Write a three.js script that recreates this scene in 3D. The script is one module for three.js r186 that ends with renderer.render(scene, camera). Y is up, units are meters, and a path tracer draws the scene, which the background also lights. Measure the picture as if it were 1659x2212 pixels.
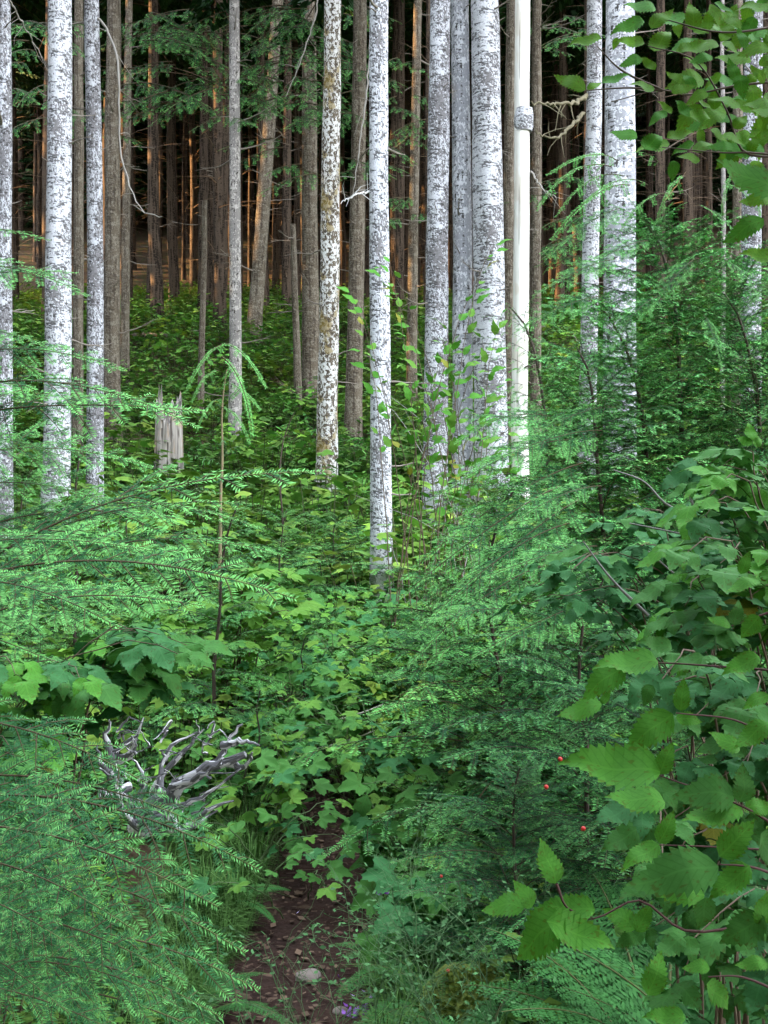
import * as THREE from 'three';

// ---------- camera, sky, sun, exposure ----------
const scene = new THREE.Scene();
const EYE = 1.6, FOV = 50;
const camera = new THREE.PerspectiveCamera(FOV, 0.75, 0.05, 900);
camera.position.set(0, EYE, 0);
camera.lookAt(0, EYE, -10);

const SUN_DIR = new THREE.Vector3(-0.93, 0.31, -0.22).normalize();   // towards the low evening sun, left of the view
{
  const w = 256, h = 128, data = new Float32Array(w * h * 4);
  for (let j = 0; j < h; j++) for (let i = 0; i < w; i++) {
    const e = Math.max(0, Math.sin(((j + 0.5) / h - 0.5) * Math.PI));
    const k = Math.pow(1 - e, 2.2), o = (j * w + i) * 4;
    data[o] = 0.74 + 0.26 * k; data[o + 1] = 0.84 + 0.18 * k; data[o + 2] = 1.0 + 0.04 * k; data[o + 3] = 1;
  }
  const sky = new THREE.DataTexture(data, w, h, THREE.RGBAFormat, THREE.FloatType);
  sky.mapping = THREE.EquirectangularReflectionMapping; sky.magFilter = THREE.LinearFilter; sky.needsUpdate = true;
  scene.background = sky; scene.environment = sky;
}
const sun = new THREE.DirectionalLight(new THREE.Color().setRGB(1, 0.6, 0.26), 4);
sun.position.copy(SUN_DIR).multiplyScalar(120); sun.target.position.set(0, 4, -25);
sun.castShadow = true; sun.shadow.mapSize.set(4096, 4096);
Object.assign(sun.shadow.camera, { left: -70, right: 70, top: 60, bottom: -50, near: 1, far: 320 });
scene.add(sun, sun.target);

const renderer = new THREE.WebGLRenderer({ antialias: true });
renderer.toneMapping = THREE.LinearToneMapping;
renderer.toneMappingExposure = 9.5;
renderer.shadowMap.enabled = true;

// ---------- helpers ----------
const V = (x, y, z) => new THREE.Vector3(x, y, z);
const UP = V(0, 1, 0);
function rng(seed) { let a = seed >>> 0; return () => { a = (a + 0x6D2B79F5) | 0; let t = Math.imul(a ^ (a >>> 15), 1 | a); t = (t + Math.imul(t ^ (t >>> 7), 61 | t)) ^ t; return ((t ^ (t >>> 14)) >>> 0) / 4294967296; }; }
const lerp = (a, b, t) => a + (b - a) * t, clamp = (x, a = 0, b = 1) => Math.min(b, Math.max(a, x));
const sstep = (a, b, x) => { const t = clamp((x - a) / (b - a)); return t * t * (3 - 2 * t); };
const FPX = 1106 / Math.tan(FOV * Math.PI / 360);
// a place in the wood from its bearing (X to the side, Y up and down) and its distance d in metres
const at = (X, Y, d) => V((X - 829.5) / FPX * d, EYE - (Y - 1106) / FPX * d, -d);
// periodic value noise
function hash(x, y, s) { let n = Math.imul(x, 374761393) + Math.imul(y, 668265263) + Math.imul(s, 1274126177); n = Math.imul(n ^ (n >>> 13), 1274126177); return ((n ^ (n >>> 16)) >>> 0) / 4294967296; }
function vnoise(x, y, px, py, s) {
  const xi = Math.floor(x), yi = Math.floor(y), fx = x - xi, fy = y - yi, u = fx * fx * (3 - 2 * fx), v = fy * fy * (3 - 2 * fy);
  const m = (a, p) => ((a % p) + p) % p, x0 = m(xi, px), x1 = m(xi + 1, px), y0 = m(yi, py), y1 = m(yi + 1, py);
  return lerp(lerp(hash(x0, y0, s), hash(x1, y0, s), u), lerp(hash(x0, y1, s), hash(x1, y1, s), u), v);
}
function fbm(u, v, px, py, oct, s) { let a = 0, w = 0.5, t = 0; for (let k = 0; k < oct; k++) { a += w * vnoise(u * px, v * py, px, py, s + k); t += w; w *= 0.55; px *= 2; py *= 2; } return a / t; }
const wn = (x, y, s = 7) => { let a = 0, w = 0.5; for (let k = 0; k < 3; k++) { a += w * (vnoise(x, y, 4096, 4096, s + k) - 0.5); x *= 2.1; y *= 2.1; w *= 0.5; } return a; };

const names = new Map();
function numbered(n) { const k = names.get(n) ?? 0; names.set(n, k + 1); return k ? `${n}_${String(k).padStart(3, '0')}` : n; }
function tag(o, label, category, group, kind) { o.userData.label = label; o.userData.category = category; if (group) o.userData.group = group; if (kind) o.userData.kind = kind; return o; }
function thing(name, label, category, p, group) { const g = new THREE.Group(); g.name = numbered(name); if (p) g.position.copy(p); scene.add(g); return tag(g, label, category, group); }
function part(name, geo, mat, parent) { const m = new THREE.Mesh(geo, mat); m.name = name; parent.add(m); return m; }

class GB {
  constructor() { this.p = []; this.c = []; this.u = []; this.i = []; this.seam = []; }
  v(x, y, z, c, u = 0, v = 0) { this.p.push(x, y, z); this.c.push(c[0], c[1], c[2]); this.u.push(u, v); return this.p.length / 3 - 1; }
  t(a, b, c) { this.i.push(a, b, c); }
  // a tapering tube; rad(t) or array, col(t) or colour
  tube(pts, rad, sides, col, o = {}) {
    const n = pts.length, T = V(), N = V(), B = V(), ref = V(), base = [];
    let len = 0;
    for (let k = 0; k < n; k++) {
      T.subVectors(pts[Math.min(n - 1, k + 1)], pts[Math.max(0, k - 1)]).normalize();
      if (k === 0) ref.set(0, 0, 1).addScaledVector(T, -T.z), (ref.lengthSq() < 0.05 && ref.set(1, 0, 0).addScaledVector(T, -T.x));
      N.copy(ref).addScaledVector(T, -ref.dot(T)).normalize(); ref.copy(N); B.crossVectors(T, N);
      if (k) len += pts[k].distanceTo(pts[k - 1]);
      const t = k / (n - 1), r = Array.isArray(rad) ? rad[k] : rad(t), c = typeof col === 'function' ? col(t) : col;
      base.push(this.p.length / 3);
      const vv = (o.v0 ?? 0) + len / (o.vs ?? 1.8);
      for (let s = 0; s <= sides; s++) {
        const a = s % sides / sides * Math.PI * 2, q = r * (o.bump ? 1 + o.bump(a, len, t) : 1), ca = Math.cos(a) * q, sa = Math.sin(a) * q;
        this.v(pts[k].x + N.x * ca + B.x * sa, pts[k].y + N.y * ca + B.y * sa, pts[k].z + N.z * ca + B.z * sa, c, s / sides * (o.us ?? 1), vv);
      }
      this.seam.push(base[k], base[k] + sides);
    }
    for (let k = 0; k < n - 1; k++) for (let s = 0; s < sides; s++) { const a = base[k] + s, b = base[k + 1] + s; this.t(a, a + 1, b); this.t(a + 1, b + 1, b); }
    if (o.cap) { const c = this.v(pts[n - 1].x, pts[n - 1].y, pts[n - 1].z, typeof col === 'function' ? col(1) : col, 0.5, 0.5); for (let s = 0; s < sides; s++) this.t(base[n - 1] + s, base[n - 1] + s + 1, c); }
    return this;
  }
  // a flat diamond: needle or small leaf; dx.. direction, n.. side vector
  blade(p, d, side, len, w, c, at = 0.4, c2) {
    const a = this.v(p.x, p.y, p.z, c), mx = p.x + d.x * len * at, my = p.y + d.y * len * at, mz = p.z + d.z * len * at;
    const b = this.v(mx + side.x * w, my + side.y * w, mz + side.z * w, c), e = this.v(mx - side.x * w, my - side.y * w, mz - side.z * w, c);
    const f = this.v(p.x + d.x * len, p.y + d.y * len, p.z + d.z * len, c2 ?? c);
    this.t(a, b, e); this.t(b, f, e);
  }
  add(other, M, tint) {   // another builder's shape, placed
    const o = this.p.length / 3, q = V();
    for (let k = 0; k < other.p.length; k += 3) { q.set(other.p[k], other.p[k + 1], other.p[k + 2]).applyMatrix4(M); this.p.push(q.x, q.y, q.z); for (let j = 0; j < 3; j++) this.c.push(other.c[k + j] * (tint ? tint[j] : 1)); }
    for (const x of other.u) this.u.push(x);
    for (const x of other.i) this.i.push(x + o);
    for (const x of other.seam) this.seam.push(x + o);
  }
  build() {
    const g = new THREE.BufferGeometry();
    g.setAttribute('position', new THREE.Float32BufferAttribute(this.p, 3));
    g.setAttribute('color', new THREE.Float32BufferAttribute(this.c, 3));
    g.setAttribute('uv', new THREE.Float32BufferAttribute(this.u, 2));
    g.setIndex(this.i); g.computeVertexNormals();
    const n = g.attributes.normal, a = V(), b = V();
    for (let k = 0; k < this.seam.length; k += 2) { const i = this.seam[k], j = this.seam[k + 1]; a.fromBufferAttribute(n, i).add(b.fromBufferAttribute(n, j)).normalize(); n.setXYZ(i, a.x, a.y, a.z); n.setXYZ(j, a.x, a.y, a.z); }
    return g;
  }
}
const bez = (a, b, c, n) => Array.from({ length: n + 1 }, (_, k) => { const t = k / n, s = 1 - t; return V(s * s * a.x + 2 * s * t * b.x + t * t * c.x, s * s * a.y + 2 * s * t * b.y + t * t * c.y, s * s * a.z + 2 * s * t * b.z + t * t * c.z); });
// frame with +X along dir, +Y near up
const _x = V(), _y = V(), _z = V();
function frame(p, dir, up, s = 1, roll = 0) {
  _x.copy(dir).normalize(); _z.crossVectors(_x, up);
  if (_z.lengthSq() < 1e-6) _z.set(0, 0, 1).addScaledVector(_x, -_x.z);
  _z.normalize(); _y.crossVectors(_z, _x);
  if (roll) { const c = Math.cos(roll), n = Math.sin(roll), y = _y.clone(); _y.multiplyScalar(c).addScaledVector(_z, n); _z.multiplyScalar(c).addScaledVector(y, -n); }
  const M = new THREE.Matrix4().makeBasis(_x.clone().multiplyScalar(s), _y.clone().multiplyScalar(s), _z.clone().multiplyScalar(s));
  return M.setPosition(p);
}
function place(mesh, M) { M.decompose(mesh.position, mesh.quaternion, mesh.scale); return mesh; }
function instanced(name, geo, mat, Ms, parent, cols) {
  const m = new THREE.InstancedMesh(geo, mat, Ms.length); m.name = name; m.userData.kind = 'stuff';
  Ms.forEach((M, k) => { m.setMatrixAt(k, M); if (cols) m.setColorAt(k, cols[k]); });
  parent.add(m); return m;
}

// ---------- terrain ----------
const PROF = [[-300, -9], [-40, -1.6], [0, 0], [4.6, 0], [5.6, 0.12], [7, 0.28], [9, 0.45], [11, 0.75], [13, 1.05], [15.6, 1.44], [17.5, 1.95], [19.6, 2.5], [22, 3.0], [25, 3.7], [30, 6.2], [33, 7.1], [40, 8.6], [60, 13.5], [100, 30], [400, 130]];
function prof(d) { for (let k = 1; k < PROF.length; k++) if (d <= PROF[k][0]) { const [a, b] = PROF[k - 1], [c, e] = PROF[k]; return lerp(b, e, clamp((d - a) / (c - a))); } return 130; }
const pathX = (d) => -0.2 - 0.02 * d + 0.04 * Math.sin(d * 1.7) - 0.16 * Math.max(0, d - 5) - 0.05 * Math.max(0, d - 6) ** 2;
function H(x, z) {
  const d = -z, base = (prof(d - 0.5) + prof(d) * 2 + prof(d + 0.5)) / 4, off = Math.abs(x - pathX(d));
  const bank = 0.2 * sstep(0.3, 1.3, off) * (1 - sstep(7, 10, d));
  const rough = wn(x * 0.35, z * 0.35) * 0.45 * sstep(0.4, 3, off) + wn(x * 1.7, z * 1.7, 17) * 0.09 * sstep(0.25, 0.9, off) + wn(x * 6, z * 6, 27) * 0.03;
  return base + bank + rough;
}
const G = (x, z, up = 0) => V(x, H(x, z) + up, z);
const onGround = (X, d, up = 0) => { const x = (X - 829.5) / FPX * d; return G(x, -d, up); };

// ---------- materials ----------
function tex(w, h, fn, srgb, rx = 1, ry = 1) {
  const data = new Uint8Array(w * h * 4);
  for (let j = 0; j < h; j++) for (let i = 0; i < w; i++) { const c = fn(i / w, j / h), o = (j * w + i) * 4; for (let k = 0; k < 3; k++) data[o + k] = clamp(srgb ? (c[k] <= 0.0031308 ? c[k] * 12.92 : 1.055 * Math.pow(c[k], 1 / 2.4) - 0.055) : c[k]) * 255; data[o + 3] = 255; }
  const t = new THREE.DataTexture(data, w, h); t.wrapS = t.wrapT = THREE.RepeatWrapping; t.magFilter = THREE.LinearFilter; t.repeat.set(rx, ry);
  if (srgb) t.colorSpace = THREE.SRGBColorSpace; t.needsUpdate = true; return t;
}
const mix3 = (a, b, t) => [lerp(a[0], b[0], t), lerp(a[1], b[1], t), lerp(a[2], b[2], t)];
function barkMat(kind, tint = [1, 1, 1], bump = 0.012, bias = 0) {
  const heights = new Float32Array(512 * 1024);
  const colour = (u, v) => {
    const k = Math.round(v * 1024) * 512 + Math.round(u * 512);
    const big = fbm(u, v, 4, 5, 4, 11), blot = fbm(u, v, 30, 48, 3, 31), dash = fbm(u, v, 20, 110, 3, 51), fine = fbm(u, v, 90, 120, 2, 71), furrow = fbm(u, v, 26, 5, 4, 91);
    let c, h = 0.5;
    if (kind === 'lichen') {
      const m = sstep(0.42, 0.58, blot * 0.42 + big * 0.58 + (fine - 0.5) * 0.45 + bias), dk = sstep(0.56, 0.66, dash * 0.8 + fine * 0.2);
      c = mix3(mix3([0.13, 0.12, 0.115], [0.24, 0.23, 0.235], fine), mix3([0.4, 0.4, 0.41], [0.62, 0.62, 0.635], fine), m); c = mix3(c, [0.045, 0.04, 0.037], dk * 0.8);
      h = 0.5 + m * 0.25 - dk * 0.5 + fine * 0.2;
    } else if (kind === 'grey') {
      const m = sstep(0.55, 0.64, blot * 0.7 + fine * 0.3 + (big - 0.5) * 0.5), dk = sstep(0.6, 0.7, furrow * 0.5 + dash * 0.5);
      c = mix3(mix3([0.25, 0.25, 0.265], [0.38, 0.38, 0.4], fine * 0.6 + furrow * 0.4), [0.66, 0.66, 0.68], m * 0.85); c = mix3(c, [0.07, 0.065, 0.06], dk);
      h = 0.5 + m * 0.15 - dk * 0.5 + furrow * 0.3;
    } else if (kind === 'brown' || kind === 'moss') {
      const cr = sstep(0.5, 0.66, furrow * 0.6 + dash * 0.4), sc = sstep(0.5, 0.62, blot * 0.6 + fine * 0.4);
      c = mix3(mix3([0.1, 0.08, 0.055], [0.165, 0.135, 0.1], fine), [0.3, 0.27, 0.22], sc * 0.5); c = mix3(c, [0.06, 0.045, 0.033], cr * 0.85);
      if (kind === 'moss') { c = mix3(c, mix3([0.6, 0.59, 0.56], [0.72, 0.71, 0.68], fine), sstep(0.47, 0.55, blot * 0.7 + fine * 0.3) * 0.85); c = mix3(c, [0.23, 0.16, 0.035], sstep(0.6, 0.68, big * 0.75 + blot * 0.25) * 0.75); }
      h = 0.5 - cr * 0.6 + fine * 0.3;
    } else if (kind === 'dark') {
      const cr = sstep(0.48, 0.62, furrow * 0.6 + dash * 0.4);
      c = mix3(mix3([0.06, 0.042, 0.03], [0.1, 0.072, 0.05], fine), [0.02, 0.014, 0.01], cr); h = 0.5 - cr * 0.6 + fine * 0.3;  // bark colour lowered to paint in the shade of the deep wood
    } else {   // bare wood
      const gr = fbm(u, v, 60, 4, 3, 121), cr = sstep(0.68, 0.74, fbm(u, v, 40, 3, 3, 131)), st = sstep(0.6, 0.72, big);
      c = mix3([0.6, 0.57, 0.5], [0.78, 0.76, 0.71], gr); c = mix3(c, [0.5, 0.4, 0.28], st * 0.35); c = mix3(c, [0.12, 0.09, 0.06], cr * 0.8); h = 0.5 + gr * 0.3 - cr * 0.5;
    }
    heights[k] = h;
    return [c[0] * tint[0], c[1] * tint[1], c[2] * tint[2]];
  };
  const map = tex(512, 1024, colour, true), bumpMap = tex(512, 1024, (u, v) => { const h = heights[Math.round(v * 1024) * 512 + Math.round(u * 512)]; return [h, h, h]; }, false);
  return new THREE.MeshPhysicalMaterial({ map, bumpMap, bumpScale: bump, roughness: 0.95, specularIntensity: 0.3 });
}
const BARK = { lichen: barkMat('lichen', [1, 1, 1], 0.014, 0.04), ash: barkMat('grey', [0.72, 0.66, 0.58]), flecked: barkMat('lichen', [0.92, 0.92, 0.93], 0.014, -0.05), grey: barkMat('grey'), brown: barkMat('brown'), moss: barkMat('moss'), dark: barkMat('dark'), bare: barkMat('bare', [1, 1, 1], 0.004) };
const plain = (r, g, b, rough = 0.9) => new THREE.MeshStandardMaterial({ color: new THREE.Color().setRGB(r, g, b), roughness: rough });
const needleMat = new THREE.MeshPhysicalMaterial({ vertexColors: true, roughness: 0.6, specularIntensity: 0.18, side: THREE.DoubleSide });
const woodMat = new THREE.MeshPhysicalMaterial({ vertexColors: true, roughness: 0.9, specularIntensity: 0.3 });
const leafTint = (r, g, b, map, tr = 0.32) => new THREE.MeshPhysicalMaterial({ color: new THREE.Color().setRGB(r, g, b), map, vertexColors: true, roughness: 0.6, specularIntensity: 0.16, transmission: tr, thickness: 0, side: THREE.DoubleSide });
// leaf print: midrib, side veins and a few brown specks; u across, v along
const veinMap = tex(256, 256, (u, v) => {
  const x = Math.abs(u - 0.5) * 2, q = (v * 9 - x * 2.6), line = Math.abs(q - Math.round(q)), vein = (1 - sstep(0.03, 0.13, line)) * sstep(0.0, 0.1, x), mid = 1 - sstep(0.02, 0.06, x);
  const m = fbm(u, v, 6, 6, 3, 201), f = fbm(u, v, 40, 40, 2, 211), spot = sstep(0.7, 0.76, fbm(u, v, 14, 14, 2, 221));
  let c = mix3([0.6, 0.68, 0.55], [1, 1, 1], m * 0.6 + f * 0.4);
  c = mix3(c, [0.5, 0.62, 0.45], vein * 0.6); c = mix3(c, [1.0, 0.98, 0.95], mid * 0.8); return mix3(c, [0.85, 0.45, 0.25], spot * 0.75);
}, true);
const palmMap = tex(256, 256, (u, v) => {
  const x = u - 0.5, y = v - 0.12, a = Math.atan2(x, y), r = Math.hypot(x, y), st = Math.PI / 5, q = a / st, line = Math.abs(q - Math.round(q)) * st * r, vein = 1 - sstep(0.006, 0.018, line);
  const q2 = r * 14 + Math.abs(q - Math.round(q)) * 3, l2 = Math.abs(q2 - Math.round(q2)), v2 = (1 - sstep(0.04, 0.14, l2)) * 0.35;
  const m = fbm(u, v, 6, 6, 3, 241), f = fbm(u, v, 40, 40, 2, 251), spot = sstep(0.71, 0.77, fbm(u, v, 14, 14, 2, 261));
  let c = mix3([0.74, 0.8, 0.7], [1, 1, 1], m * 0.6 + f * 0.4);
  c = mix3(c, [1, 0.98, 0.9], Math.max(vein * 0.7, v2)); return mix3(c, [0.8, 0.5, 0.25], spot * 0.6);
}, true);
// ---------- ground ----------
{
  const n = 280, pos = [], uv = [], idx = [], w = (u) => Math.sign(u) * (Math.abs(u) * 14 + Math.pow(Math.abs(u), 3.5) * 230);
  for (let j = 0; j <= n; j++) for (let i = 0; i <= n; i++) { const x = w(i / n * 2 - 1), z = w(j / n * 2 - 1) - 9; pos.push(x, H(x, z), z); uv.push(x / 2.2, z / 2.2); }
  for (let j = 0; j < n; j++) for (let i = 0; i < n; i++) { const a = j * (n + 1) + i; idx.push(a, a + n + 1, a + 1, a + 1, a + n + 1, a + n + 2); }
  const g = new THREE.BufferGeometry(); g.setAttribute('position', new THREE.Float32BufferAttribute(pos, 3)); g.setAttribute('uv', new THREE.Float32BufferAttribute(uv, 2)); g.setIndex(idx); g.computeVertexNormals();
  const hgt = (u, v) => fbm(u, v, 24, 24, 4, 301);
  const map = tex(512, 512, (u, v) => { const a = fbm(u, v, 5, 5, 4, 311), f = hgt(u, v), m = sstep(0.5, 0.62, fbm(u, v, 9, 9, 3, 321)); return mix3(mix3([0.035, 0.023, 0.015], [0.11, 0.07, 0.042], a * 0.5 + f * 0.5), [0.045, 0.06, 0.018], m * 0.6); }, true);
  const bump = tex(512, 512, (u, v) => { const h = hgt(u, v); return [h, h, h]; });
  const m = new THREE.Mesh(g, new THREE.MeshPhysicalMaterial({ map, bumpMap: bump, bumpScale: 0.05, roughness: 1, specularIntensity: 0.2 })); m.name = 'ground'; scene.add(m);
  m.userData = { kind: 'structure', label: 'dark forest floor rising into the wood', category: 'ground' };
}
// trodden earth path
{
  const pos = [], uv = [], idx = [], n = 90, m = 14;
  for (let j = 0; j <= n; j++) for (let i = 0; i <= m; i++) {
    const d = 0.6 + j / n * 6.6, s = i / m * 2 - 1, x = pathX(d) + s * (0.36 + wn(d * 1.3, s > 0 ? 3 : 9, 41) * 0.2);
    const y = H(x, -d) + 0.006 - 0.03 * sstep(0.8, 1, Math.abs(s)) + wn(x * 14, d * 14, 61) * 0.022 * (1 - Math.abs(s)); pos.push(x, y, -d); uv.push(x / 0.9, d / 0.9);
  }
  for (let j = 0; j < n; j++) for (let i = 0; i < m; i++) { const a = j * (m + 1) + i; idx.push(a, a + 1, a + m + 1, a + 1, a + m + 2, a + m + 1); }
  const g = new THREE.BufferGeometry(); g.setAttribute('position', new THREE.Float32BufferAttribute(pos, 3)); g.setAttribute('uv', new THREE.Float32BufferAttribute(uv, 2)); g.setIndex(idx); g.computeVertexNormals();
  const hgt = (u, v) => fbm(u, v, 20, 20, 4, 341);
  const map = tex(512, 512, (u, v) => { const f = hgt(u, v), a = fbm(u, v, 4, 4, 3, 351), chip = sstep(0.68, 0.74, fbm(u, v, 50, 34, 2, 361)); return mix3(mix3([0.017, 0.01, 0.008], [0.055, 0.031, 0.022], f * 0.6 + a * 0.4), [0.14, 0.09, 0.06], chip * 0.7); }, true);
  const bump = tex(512, 512, (u, v) => { const h = hgt(u, v); return [h, h, h]; });
  const o = new THREE.Mesh(g, new THREE.MeshPhysicalMaterial({ map, bumpMap: bump, bumpScale: 0.03, roughness: 1, specularIntensity: 0.2 })); o.name = 'dirt_path'; scene.add(o);
  o.userData = { kind: 'structure', label: 'narrow trodden dirt path', category: 'path' };
}

// ---------- conifer sprays ----------
const OLD = [0.019, 0.09, 0.026], NEW = [0.125, 0.35, 0.085], TWIG = [0.075, 0.055, 0.03], TWIGN = [0.14, 0.17, 0.06];
// a flat hemlock bough along +X: axis, side branchlets and two rows of needles on every twig
function bough(seed, L, o) {
  const r = rng(seed), g = new GB(), d = V(), s = V(), nd = V(), nup = V(), q = V();
  const sp = o.sp, nl = o.nl, nw = o.nw;
  function needles(pts, from, newFrom) {
    let len = 0; const seg = []; for (let k = 1; k < pts.length; k++) { const l = pts[k].distanceTo(pts[k - 1]); seg.push(l); len += l; }
    let k = 0, acc = 0;
    for (let a = from * len; a < len; a += sp * (0.8 + r() * 0.4)) {
      while (k < seg.length - 1 && acc + seg[k] < a) acc += seg[k++];
      const f = (a - acc) / seg[k], t = a / len; q.lerpVectors(pts[k], pts[k + 1], f); d.subVectors(pts[k + 1], pts[k]).normalize();
      s.crossVectors(d, UP).normalize(); nup.crossVectors(s, d).normalize();
      for (const e of [-1, 1]) {
        if (r() < (o.gap ?? 0.06)) continue;
        const young = sstep(newFrom - (o.nf ?? 0) - 0.15, newFrom - (o.nf ?? 0) + 0.15, t + (r() - 0.5) * 0.15), lift = (r() - 0.35) * 0.5;
        nd.copy(s).multiplyScalar(e).addScaledVector(d, 0.35 + r() * 0.35).addScaledVector(nup, lift).normalize();
        const side = nup.clone().cross(nd).normalize().applyAxisAngle(nd, (r() - 0.5) * 1.1), j = 0.75 + r() * 0.5;
        const c = mix3(OLD, NEW, young * (o.fresh ?? 1)); g.blade(q, nd, side, nl * (0.7 + r() * 0.5) * (t > 0.94 ? 0.7 : 1), nw, [c[0] * j, c[1] * j, c[2] * j], 0.5);
      }
    }
  }
  function twig(p0, dir, l, rad, depth, newFrom) {
    const n = Math.max(3, Math.round(l / 0.06)), pts = [], sag = (o.sag ?? 0.35) * (0.5 + r());
    const wig = (r() - 0.5) * 0.25; const side = V().crossVectors(dir, UP).normalize();
    for (let k = 0; k <= n; k++) { const t = k / n; pts.push(p0.clone().addScaledVector(dir, l * t).addScaledVector(UP, -sag * l * t * t).addScaledVector(side, wig * l * t * t)); }
    g.tube(pts, (t) => rad * (1 - 0.75 * t) + 0.0004, depth ? 3 : 4, (t) => mix3(TWIG, TWIGN, sstep(newFrom - 0.1, newFrom + 0.15, t)));
    needles(pts, 0.03, newFrom);
    if (depth > 0) branchlets(pts, l, depth, l * 0.36, 0.02 * (o.step ?? 1), rad);
  }
  function branchlets(pts, len, depth, maxl, step, rad) {
    let e = r() < 0.5 ? 1 : -1;
    for (let t = depth === 2 ? 0.08 : 0.18; t < 0.96; t += step / len * (0.7 + r() * 0.6)) {
      e = -e; const k = Math.min(pts.length - 2, Math.floor(t * (pts.length - 1))), f = t * (pts.length - 1) - k;
      const p = pts[k].clone().lerp(pts[k + 1], f), dir = V().subVectors(pts[k + 1], pts[k]).normalize(), sd = V().crossVectors(dir, UP).normalize();
      const a = 0.75 + r() * 0.3, l = Math.max(0.02, maxl * (depth === 2 ? Math.pow(1 - t, 0.75) * (0.55 + 0.45 * sstep(0, 0.3, t)) : (1 - t * 0.8)) * (0.55 + r() * 0.6));
      dir.multiplyScalar(Math.cos(a)).addScaledVector(sd, e * Math.sin(a)).addScaledVector(UP, (r() - 0.45) * 0.22).normalize();
      twig(p, dir, l, rad * 0.5, l > (o.subMin ?? 0.09) ? depth - 1 : 0, depth === 2 ? 0.72 : 0.6);
    }
  }
  const n = 16, ax = [], rise = o.rise ?? 0.22, wob = (r() - 0.5) * 0.1;
  for (let k = 0; k <= n; k++) { const t = k / n; ax.push(V(L * t, L * rise * (t - Math.pow(t, 1.7)) * 2.2, L * wob * Math.sin(t * 3.1))); }
  g.tube(ax, (t) => (o.rad ?? 0.0032) * (1 - 0.85 * t) + 0.0006, 5, (t) => mix3(TWIG, TWIGN, sstep(0.7, 0.9, t)));
  needles(ax, 0.12, 0.85);
  branchlets(ax, L, 2, L * (o.wide ?? 0.4), 0.028 * (o.step ?? 1) * L / 0.7, o.rad ?? 0.0032);
  g.L = L; return g;
}
const mk = (n, seed, L, o) => Array.from({ length: n }, (_, k) => bough(seed + k * 13, L, o).build());
const NEAR = mk(5, 1001, 0.8, { sp: 0.0068, nl: 0.023, nw: 0.0019, step: 1.35, gap: 0.03, subMin: 0.17, sag: 0.25, nf: 0.02, fresh: 0.72 });
const LONG = mk(4, 1501, 0.8, { sp: 0.0058, nl: 0.02, nw: 0.0019, step: 1.3, gap: 0.03, subMin: 0.13, sag: 0.18, nf: 0.25, wide: 0.34, rad: 0.0026 });
const MID = mk(4, 2001, 0.8, { sp: 0.0075, nl: 0.021, nw: 0.0025, step: 1.4, gap: 0.05, rad: 0.0024, subMin: 0.11, nf: 0.18 });
const LACE = mk(3, 2501, 0.8, { sp: 0.008, nl: 0.016, nw: 0.0021, step: 2.4, rad: 0.0026, nf: 0.3, gap: 0.05, wide: 0.3, sag: 0.8, rise: 0.3 });
const DROOP = mk(3, 2701, 0.8, { sp: 0.012, nl: 0.032, nw: 0.0045, step: 3.2, gap: 0.02, wide: 0.16, sag: 0.9, rise: 0.4, rad: 0.005, subMin: 1, nf: 1 });
const FARB = mk(3, 3001, 1.6, { sp: 0.028, nl: 0.05, nw: 0.007, step: 2.2, gap: 0.1, rad: 0.014, subMin: 0.2, rise: 0.12, sag: 0.5 });
// wide dark branch for the crowns high up
function crownBranch(seed) {
  const r = rng(seed), g = new GB(), L = 3, ax = [];
  for (let k = 0; k <= 8; k++) { const t = k / 8; ax.push(V(L * t, 0.25 * t - 0.7 * t * t, (r() - 0.5) * 0.08)); }
  g.tube(ax, (t) => 0.03 * (1 - t) + 0.004, 4, [0.06, 0.04, 0.028]);
  for (let k = 0; k < 230; k++) {
    const t = 0.1 + 0.9 * Math.sqrt(r()), i = Math.min(7, Math.floor(t * 8)), p = ax[i].clone().lerp(ax[i + 1], t * 8 - i), w = 1.15 * (1 - t * 0.75) * (r() * 2 - 1);
    p.add(V((r() - 0.5) * 0.3 + Math.abs(w) * 0.25, -Math.abs(w) * 0.22 + (r() - 0.5) * 0.12, w));
    const dir = V(0.7 + r() * 0.5, -0.3 - r() * 0.4, Math.sign(w) * (0.4 + r() * 0.8)).normalize(), side = V(r() - 0.5, (r() - 0.5) * 0.8, r() - 0.5).cross(dir).normalize(), j = 0.6 + r() * 0.7;
    g.blade(p, dir, side, 0.22 + r() * 0.16, 0.045 + r() * 0.03, [0.024 * j, 0.062 * j, 0.02 * j], 0.45);
  }
  return g.build();
}
const CROWN = [crownBranch(41), crownBranch(43), crownBranch(47)];

const range0 = (n, f) => Array.from({ length: n }, (_, k) => f(k));
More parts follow.
